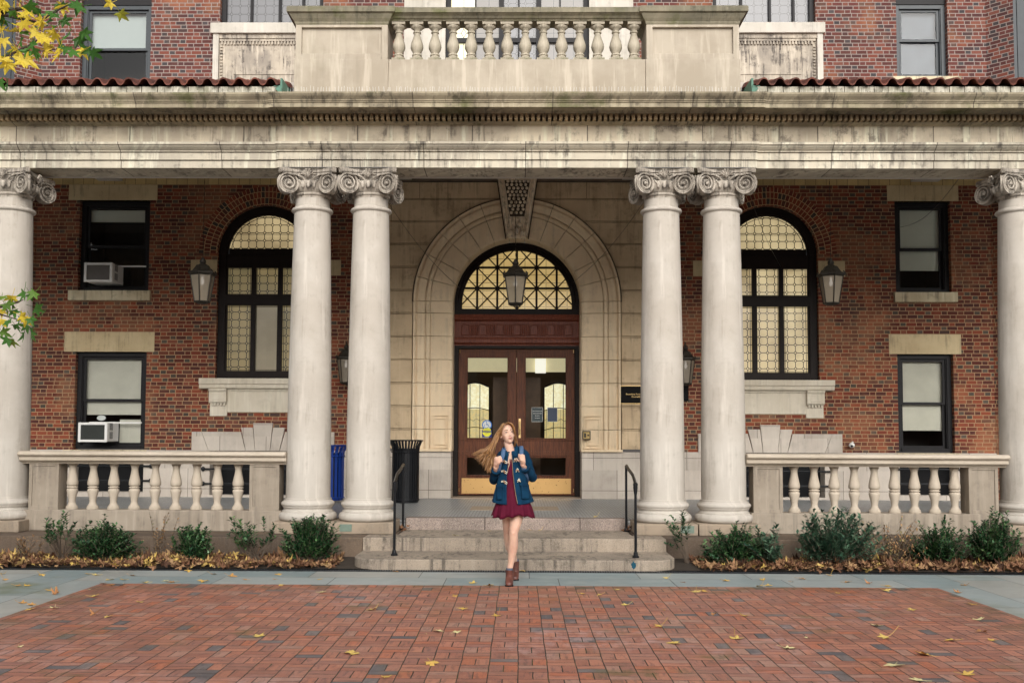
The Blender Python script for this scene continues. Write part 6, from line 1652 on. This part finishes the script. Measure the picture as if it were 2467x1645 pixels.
# dress
K_dress = simple('burgundy chiffon', (.088, .0055, .021), .8, var=.35, sc=14, spec=.15)
def ringm(m, levels, n, wave=None, y0=0.):
    vs = []
    for j, (zy, xl, xr, bb, dy) in enumerate(levels):
        for i in range(n):
            a = 2*PI*i/n; c = (xl+xr)/2; hw = (xr-xl)/2; f = wave(j, a) if wave else (0, 0)
            p = Z6(c, zy+f[1], dy); hwm = hw*1.246e-3
            vs.append(p+Vector(((hwm+f[0])*math.cos(a), (bb+f[0])*math.sin(a), 0)))
    m.add(vs, [(j*n+i, j*n+(i+1) % n, (j+1)*n+(i+1) % n, (j+1)*n+i) for j in range(len(levels)-1) for i in range(n)])
def wv(j, a):
    k = max(0, (j-5)/5.)
    return (.016*k*math.sin(11*a+.6)+.008*k*math.sin(23*a+1.), (12*k*math.sin(3*a+2.1)+7*k*math.sin(11*a))*(1 if j > 7 else .3))
m = MB()
ringm(m, [(366, 372, 448, .055, .0), (385, 350, 470, .085, .0), (430, 335, 500, .100, -.0), (520, 330, 505, .108, 0), (600, 325, 515, .105, 0), (680, 300, 540, .120, 0), (740, 285, 560, .135, 0), (790, 268, 580, .145, 0), (830, 256, 592, .150, 0), (862, 248, 598, .155, 0), (888, 243, 602, .158, 0)], 96, wv)
o = PP(m, 'dress', K_dress, smooth=70); so_ = o.modifiers.new('thickness', 'SOLIDIFY'); so_.thickness = .003
# coat: open front shell with sleeves
K_coat = M('blue wool coat', .9, spec=.15); K_coat.color(K_coat.mix((.004, .037, .080), (.0025, .024, .056), K_coat.noise(9., 4).ss(.35, .65))); K_coat.bump(K_coat.noise(260., 3), .3, .002)
K_seam = simple('coat seam', (.003, .025, .06), .9)
lv = [(308, 372, 462, .050, .022), (322, 342, 506, .072, .018), (345, 318, 534, .092, .012), (385, 306, 545, .108, .006), (430, 304, 545, .118, 0), (500, 302, 545, .124, 0), (560, 292, 548, .124, 0), (610, 276, 556, .126, 0), (670, 256, 572, .136, 0), (730, 240, 590, .148, 0), (765, 234, 600, .154, 0), (778, 233, 601, .155, 0)]
edgeL = {308: 398, 322: 392, 345: 384, 385: 378, 430: 374, 500: 371, 560: 369, 610: 368, 670: 368, 730: 368, 765: 369, 778: 369}
edgeR = {308: 408, 322: 408, 345: 409, 385: 412, 430: 415, 500: 421, 560: 427, 610: 432, 670: 441, 730: 452, 765: 460, 778: 463}
def shell(m, off, flip):
    n = 72; vs = []
    for j, (zy, xl, xr, bb, dy) in enumerate(lv):
        c = (xl+xr)/2; hw = (xr-xl)/2
        aL = math.acos(max(-1, min(1, (edgeL[zy]-c)/hw))); aR = math.acos(max(-1, min(1, (edgeR[zy]-c)/hw)))
        # front is -y: angles measured so that y = -b sin(a); left edge angle aL (bigger), go round the back to aR
        for i in range(n+1):
            a = aL+(2*PI-aL+aR)*i/n
            rip = (.006*math.sin(5*a+zy*.01)+.004*math.sin(9*a+2))*max(0, (zy-500)/280.)+.003*mnoise.noise(Vector((a*3, zy*.02, 1)))
            hem = 0 if j < len(lv)-2 else (10*math.sin(a)-8+14*(abs(math.cos(a))**3)*-1)
            p = Z6(c, zy+hem, dy); vs.append(p+Vector(((hw*1.246e-3+rip-off)*math.cos(a), -(bb+rip-off)*math.sin(a), 0)))
    w_ = n+1; f = [(j*w_+i, j*w_+i+1, (j+1)*w_+i+1, (j+1)*w_+i) for j in range(len(lv)-1) for i in range(n)]
    m.add(vs, f)
m = MB(); shell(m, 0., False); coat = PP(m, 'coat', K_coat, smooth=60)
sd = coat.modifiers.new('thickness', 'SOLIDIFY'); sd.thickness = .010; sd.offset = -1
sb = coat.modifiers.new('smooth', 'SUBSURF'); sb.levels = 1; sb.render_levels = 1
m = MB()
def sleeve(sh_, el, wr_, s):
    d = (wr_-el).normalized(); cuff = wr_-d*.005
    a = [sh_+Vector((-s*.045, 0, .012)), sh_, sh_.lerp(el, .35)+Vector((s*.006, 0, 0)), sh_.lerp(el, .75), el+Vector((s*.006, .012, -.012)), el.lerp(cuff, .45), el.lerp(cuff, .8), cuff]
    o, ro = chain(a, [.056, .062, .057, .050, .052, .049, .045, .044]); N = 20
    o2 = []
    mm = MB()
    for i in range(len(ro)): ro[i] += .0035*math.sin(i*1.7)+.002*math.sin(i*3.1)
    mm.tube(o, ro, N, cap=False)
    oo = PP(mm, 'sleeve', K_coat, coat, smooth=60); q = oo.modifiers.new('thickness', 'SOLIDIFY'); q.thickness = .008; q.offset = -1
    mm = MB(); mm.tube([cuff-d*.055, cuff-d*.03, cuff-d*.008], [.050, .051, .050], 20, cap=False); q = PP(mm, 'cuff', K_coat, coat, smooth=60); q = q.modifiers.new('thickness', 'SOLIDIFY'); q.thickness = .006; q.offset = 0
sleeve(Z6(338, 352, .02), Z6(258, 558, .10), Z6(277, 470, -.08), -1); sleeve(Z6(514, 352, .02), Z6(588, 536, .06), Z6(516, 452, -.11), 1)
# shoulder yoke filling the top
m = MB(); o_, r_ = chain([Z6(345, 350, .02), Z6(385, 328, .03), Z6(430, 325, .035), Z6(480, 328, .03), Z6(520, 350, .02)], [.056, .058, .058, .058, .058]); m.tube(o_, r_, 18); PP(m, 'shoulders', K_coat, coat, smooth=60)
# collar: stands up behind the neck and folds over in two points
m = MB()
def collar(pts_in, pts_out):
    n = len(pts_in); m.add(pts_in+pts_out, [(i, i+1, n+i+1, n+i) for i in range(n-1)])
inn = [Z6(374, 340, -.095), Z6(352, 300, -.065), Z6(342, 272, .01), Z6(372, 240, .080), Z6(410, 226, .095), Z6(442, 236, .075), Z6(456, 250, .015), Z6(444, 300, -.055), Z6(416, 345, -.095)]
out = [Z6(352, 378, -.130), Z6(308, 352, -.115), Z6(302, 322, .01), Z6(335, 292, .110), Z6(410, 280, .13), Z6(465, 290, .105), Z6(486, 318, .02), Z6(474, 350, -.105), Z6(438, 378, -.135)]
collar(inn, out); q = PP(m, 'collar', K_coat, coat, smooth=70); z_ = q.modifiers.new('thickness', 'SOLIDIFY'); z_.thickness = .009; z_.offset = 0; z_ = q.modifiers.new('s', 'SUBSURF'); z_.levels = 2; z_.render_levels = 2
# pockets, zip, yoke seam, toggles and cords
def onfront(zx, zy, out=.004):
    # point on the front of the coat shell at picture column zx, row zy
    for (l0, l1) in zip(lv, lv[1:]):
        if l0[0] <= zy <= l1[0]:
            t = (zy-l0[0])/(l1[0]-l0[0]); xl, xr, bb, dy = [l0[i]+(l1[i]-l0[i])*t for i in (1, 2, 3, 4)]
            c = (xl+xr)/2; hw = (xr-xl)/2; q = max(-.98, min(.98, (zx-c)/hw)); return Z6(zx, zy, dy-bb*math.sqrt(1-q*q)-out-.006*max(0, (zy-500)/280))
    return Z6(zx, zy, -.16)
def patch(x0, x1, z0_, z1_, out, nm, mat, skew=0):
    mm = MB(); nx_, nz_ = 6, 6; vs = []
    for j in range(nz_+1):
        for i in range(nx_+1):
            xx = x0+(x1-x0)*i/nx_; zz = z0_+(z1_-z0_)*j/nz_; vs.append(onfront(xx+skew*j/nz_, zz, out))
    mm.add(vs, [(j*(nx_+1)+i, j*(nx_+1)+i+1, (j+1)*(nx_+1)+i+1, (j+1)*(nx_+1)+i) for j in range(nz_) for i in range(nx_)])
    o = PP(mm, nm, mat, coat, smooth=60); q = o.modifiers.new('thickness', 'SOLIDIFY'); q.thickness = .006; q.offset = 0; return o
patch(278, 322, 625, 742, .007, 'pocket', K_coat); patch(272, 330, 610, 636, .013, 'pocket_flap', K_coat)
patch(492, 562, 612, 735, .007, 'pocket', K_coat, 10); patch(482, 556, 595, 622, .013, 'pocket_flap', K_coat, 3)
mm = MB(); mm.tube([onfront(xx, zz, .006) for zz, xx in ((350, 411), (430, 417), (500, 422), (560, 428), (610, 433), (670, 443), (730, 453), (775, 462))], .0028, 6); PP(mm, 'zip', simple('brass zip', (.45, .33, .2), .4, .8), coat)
for a, b_ in ((300, 372), (416, 545)):
    mm = MB(); mm.tube([onfront(a+(b_-a)*i/6, 430, .004) for i in range(7)], .0022, 5); PP(mm, 'seam', K_seam, coat)
K_cord = simple('cream cord', (.70, .64, .50), .8); K_horn = simple('horn toggle', (.20, .10, .05), .35, var=.5, sc=60); K_horn2 = simple('pale toggle', (.62, .55, .42), .4)
for zy in (402, 492, 582):
    mm = MB(); mm.tube([onfront(320, zy-4, .009), onfront(340, zy-6, .013), onfront(358, zy, .016), onfront(371, zy+10, .012), onfront(366, zy+22, .009), onfront(354, zy+14, .009), onfront(338, zy+2, .010), onfront(320, zy+3, .008)], .0042, 6); PP(mm, 'cord', K_cord, coat, smooth=50)
    mm = MB(); p = onfront(346, zy+2, .022); q = Vector((-.006, 0, .022)); mm.tube([p+q, p+q*.4, p-q*.4, p-q*1.1], [.003, .0065, .007, .003], 8); PP(mm, 'toggle', K_horn, coat, smooth=50)
    c = 440 if zy < 480 else (460 if zy < 560 else 474); zz = zy-6 if zy < 480 else zy-8
    mm = MB(); mm.tube([onfront(c-10, zz+14, .009), onfront(c-6, zz-2, .012), onfront(c+2, zz-20, .010), onfront(c+9, zz-12, .010), onfront(c+4, zz+4, .012), onfront(c+16, zz+12, .010)], .0042, 6); PP(mm, 'cord', K_cord, coat, smooth=50)
    mm = MB(); p = onfront(c+1, zz, .020); q = Vector((.020, 0, -.006)); mm.tube([p+q, p+q*.4, p-q*.4, p-q], [.003, .006, .0065, .003], 8); PP(mm, 'toggle', K_horn2 if zy > 560 else K_horn, coat, smooth=50)
mm = MB(); mm.ell(Z6(543, 487, -.115), (.008, .006, .008), 10, 8); PP(mm, 'button', simple('steel button', (.5, .55, .6), .3, .8), coat)
# necklace
mm = MB(); mm.tube([Z6(382, 330, -.055), Z6(392, 352, -.088), Z6(400, 375, -.105), Z6(396, 400, -.112), Z6(388, 430, -.115), Z6(380, 462, -.118), Z6(374, 500, -.12)], .0020, 5)
for zx, zy in ((392, 422), (389, 432), (386, 442), (383, 450)): mm.ell(Z6(zx, zy, -.118), (.0055, .0055, .0055), 8, 6)
PP(mm, 'necklace', simple('tan beads', (.62, .48, .33), .5))
# ankle boots and socks
K_boot = M('brown leather', .42, spec=.45); K_boot.color(K_boot.mix((.14, .048, .033), (.085, .030, .022), K_boot.noise(14., 4).ss(.4, .62))); K_boot.bump(K_boot.noise(40., 4), .35, .003)
K_sole = simple('dark sole', (.012, .010, .010), .6); K_sock = simple('grey sock', (.10, .11, .15), .9)
def boot(top, toe, sole_z, pitch, yawx=0.):
    # top = ankle opening centre, toe = toe tip on the ground
    m = MB(); N = 20
    heel = Vector((top.x+.0, top.y+.035, sole_z+.055)); secs = []
    ank = top
    # vertical shaft rings then foot rings forward
    rings = [(top, .052, .052, (0, 0, 1)), (top.lerp(Vector((top.x, top.y+.01, sole_z+.10)), .5), .049, .052, (0, 0, 1))]
    dirv = (toe-Vector((top.x, top.y, toe.z))); 
    c1_ = Vector((top.x, top.y+.012, sole_z+.105))
    vs = []
    def ring(c, rx, rz, nrm):
        nrm = Vector(nrm).normalized(); sx = Vector((1, 0, 0)); up = nrm.cross(sx)
        for i in range(N): a = 2*PI*i/N; vs.append(c+sx*rx*math.cos(a)+up*rz*math.sin(a))
    ring(top, .047, .050, (0, 0, 1)); ring(top.lerp(c1_, .5), .043, .050, (0, -.1, 1)); ring(c1_, .043, .056, (0, -.35, 1))
    ring(c1_+Vector((0, -.030, -.022)), .043, .058, (0, -.8, .9)); f1 = toe.lerp(Vector((top.x, top.y, toe.z)), .62)
    ring(Vector((f1.x, f1.y, sole_z+.055)), .044, .050, (0, -1, .35)); f2 = toe.lerp(Vector((top.x, top.y, toe.z)), .32)
    ring(Vector((f2.x, f2.y, sole_z+.036)), .046, .036, (0, -1, .15)); f3 = toe.lerp(Vector((top.x, top.y, toe.z)), .08)
    ring(Vector((f3.x, f3.y, sole_z+.026)), .036, .024, (0, -1, 0)); ring(Vector((toe.x, toe.y, sole_z+.022)), .014, .012, (0, -1, 0))
    q = len(vs)//N; m.add(vs, [(j*N+i, j*N+(i+1) % N, (j+1)*N+(i+1) % N, (j+1)*N+i) for j in range(q-1) for i in range(N)]+[tuple(range((q-1)*N, q*N))])
    o = PP(m, 'boot', K_boot, smooth=70); s_ = o.modifiers.new('s', 'SUBSURF'); s_.levels = 1; s_.render_levels = 1
    m = MB()
    pts = [(toe.x-.030, toe.y+.02), (toe.x, toe.y-.008), (toe.x+.030, toe.y+.02), (f2.x+.046, f2.y), (f1.x+.042, f1.y+.02), (f1.x-.042, f1.y+.02), (f2.x-.046, f2.y)]
    m.prism_z(pts, sole_z, sole_z+.014)
    hb = Vector((top.x, top.y+.035, 0)); m.lathe([(.026, sole_z), (.028, sole_z+.02), (.036, sole_z+.06), (.036, sole_z+.075)], (hb.x, hb.y, 0), 14)
    PP(m, 'sole', K_sole, o)
    m = MB(); m.tube([top+Vector((0, 0, -.02)), top+Vector((0, 0, .012)), top+Vector((0, 0, .022))], [.040, .039, .035], 16, cap=False); PP(m, 'sock', K_sock, o)
t1 = Z6(392, 1356, .01); boot(Vector((t1.x, t1.y, t1.z)), Vector((t1.x-.004, t1.y-.135, .02)), .0, 0)
t2 = Z6(443, 1278, .47); boot(Vector((t2.x, t2.y, t2.z)), Vector((t2.x-.006, t2.y-.120, .02)), .0, 0)
# backpack, worn: a thing of its own
bpk = thing('backpack', 'greyish blue backpack on the back of the walking woman, strap over her shoulder', 'backpack', ORG)
K_pack = simple('slate blue canvas', (.065, .12, .22), .85, var=.2, sc=20)
m = MB(); c = Z6(430, 480, .20); m.box(c.x-.135, c.x+.125, c.y-.06, c.y+.07, c.z-.20, c.z+.17); o = m.build('pack_body', simple('dark blue canvas', (.01, .035, .08), .9), bpk, off=ORG); bevel(o, .04, 4)
def strap(P_, nm):
    m = MB(); w_ = .022; v = []
    P_ = chain(P_, [0]*len(P_))[0]
    for p in P_: v += [p+Vector((-w_, 0, 0)), p+Vector((w_, 0, 0))]
    m.add(v, [(2*i, 2*i+1, 2*i+3, 2*i+2) for i in range(len(P_)-1)]); o = m.build(nm, K_pack, bpk, off=ORG, smooth=70); s_ = o.modifiers.new('t', 'SOLIDIFY'); s_.thickness = .010; s_.offset = 0
strap([Z6(470, 330, .13), Z6(482, 282, .07), Z6(494, 275, -.0), Z6(497, 305, -.085), Z6(496, 350, -.128), Z6(494, 400, -.145), Z6(508, 450, -.125), Z6(525, 500, -.09), Z6(545, 560, .0), Z6(540, 590, .12)], 'strap')
strap([Z6(385, 330, .13), Z6(362, 295, .07), Z6(345, 290, .0), Z6(338, 320, -.085), Z6(330, 370, -.120), Z6(312, 410, -.125), Z6(300, 470, -.09), Z6(292, 540, .0), Z6(300, 590, .12)], 'strap')
# ------------------------------------------------------------ building added behind the camera to shade the porch and darken window reflections
ob_ = thing('added_opposite_building', 'brick building added across the court to shade the porch, seen only in reflections', 'building', (0, -24, 0)); OO = (0, -24, 0)
m = MB(); m.box(-34, 34, -30, -24, -.1, 8.2); m.build('wall', simple('opposite brick', (.20, .085, .055), .9, var=.3, sc=2), ob_, off=OO)
m = MB(); m.box(-34.4, 34.4, -30.2, -23.5, 8.2, 8.8); m.build('cornice', simple('opposite cornice', (.45, .41, .34), .9), ob_, off=OO)
for i in range(10):
    for k in range(2):
        x = -29+i*6.4; z = 1.6+k*3.8
        m = MB(); m.box(x-.75, x+.75, -24.04, -23.98, z, z+2.2); f = m.build('window', simple('opposite window', (.55, .55, .52), .3) if (i+k) % 3 else W_blk, ob_, off=OO)
        m = MB(); m.box(x-.95, x+.95, -24.1, -23.92, z-.22, z); m.build('sill', T_pale, f, off=OO)
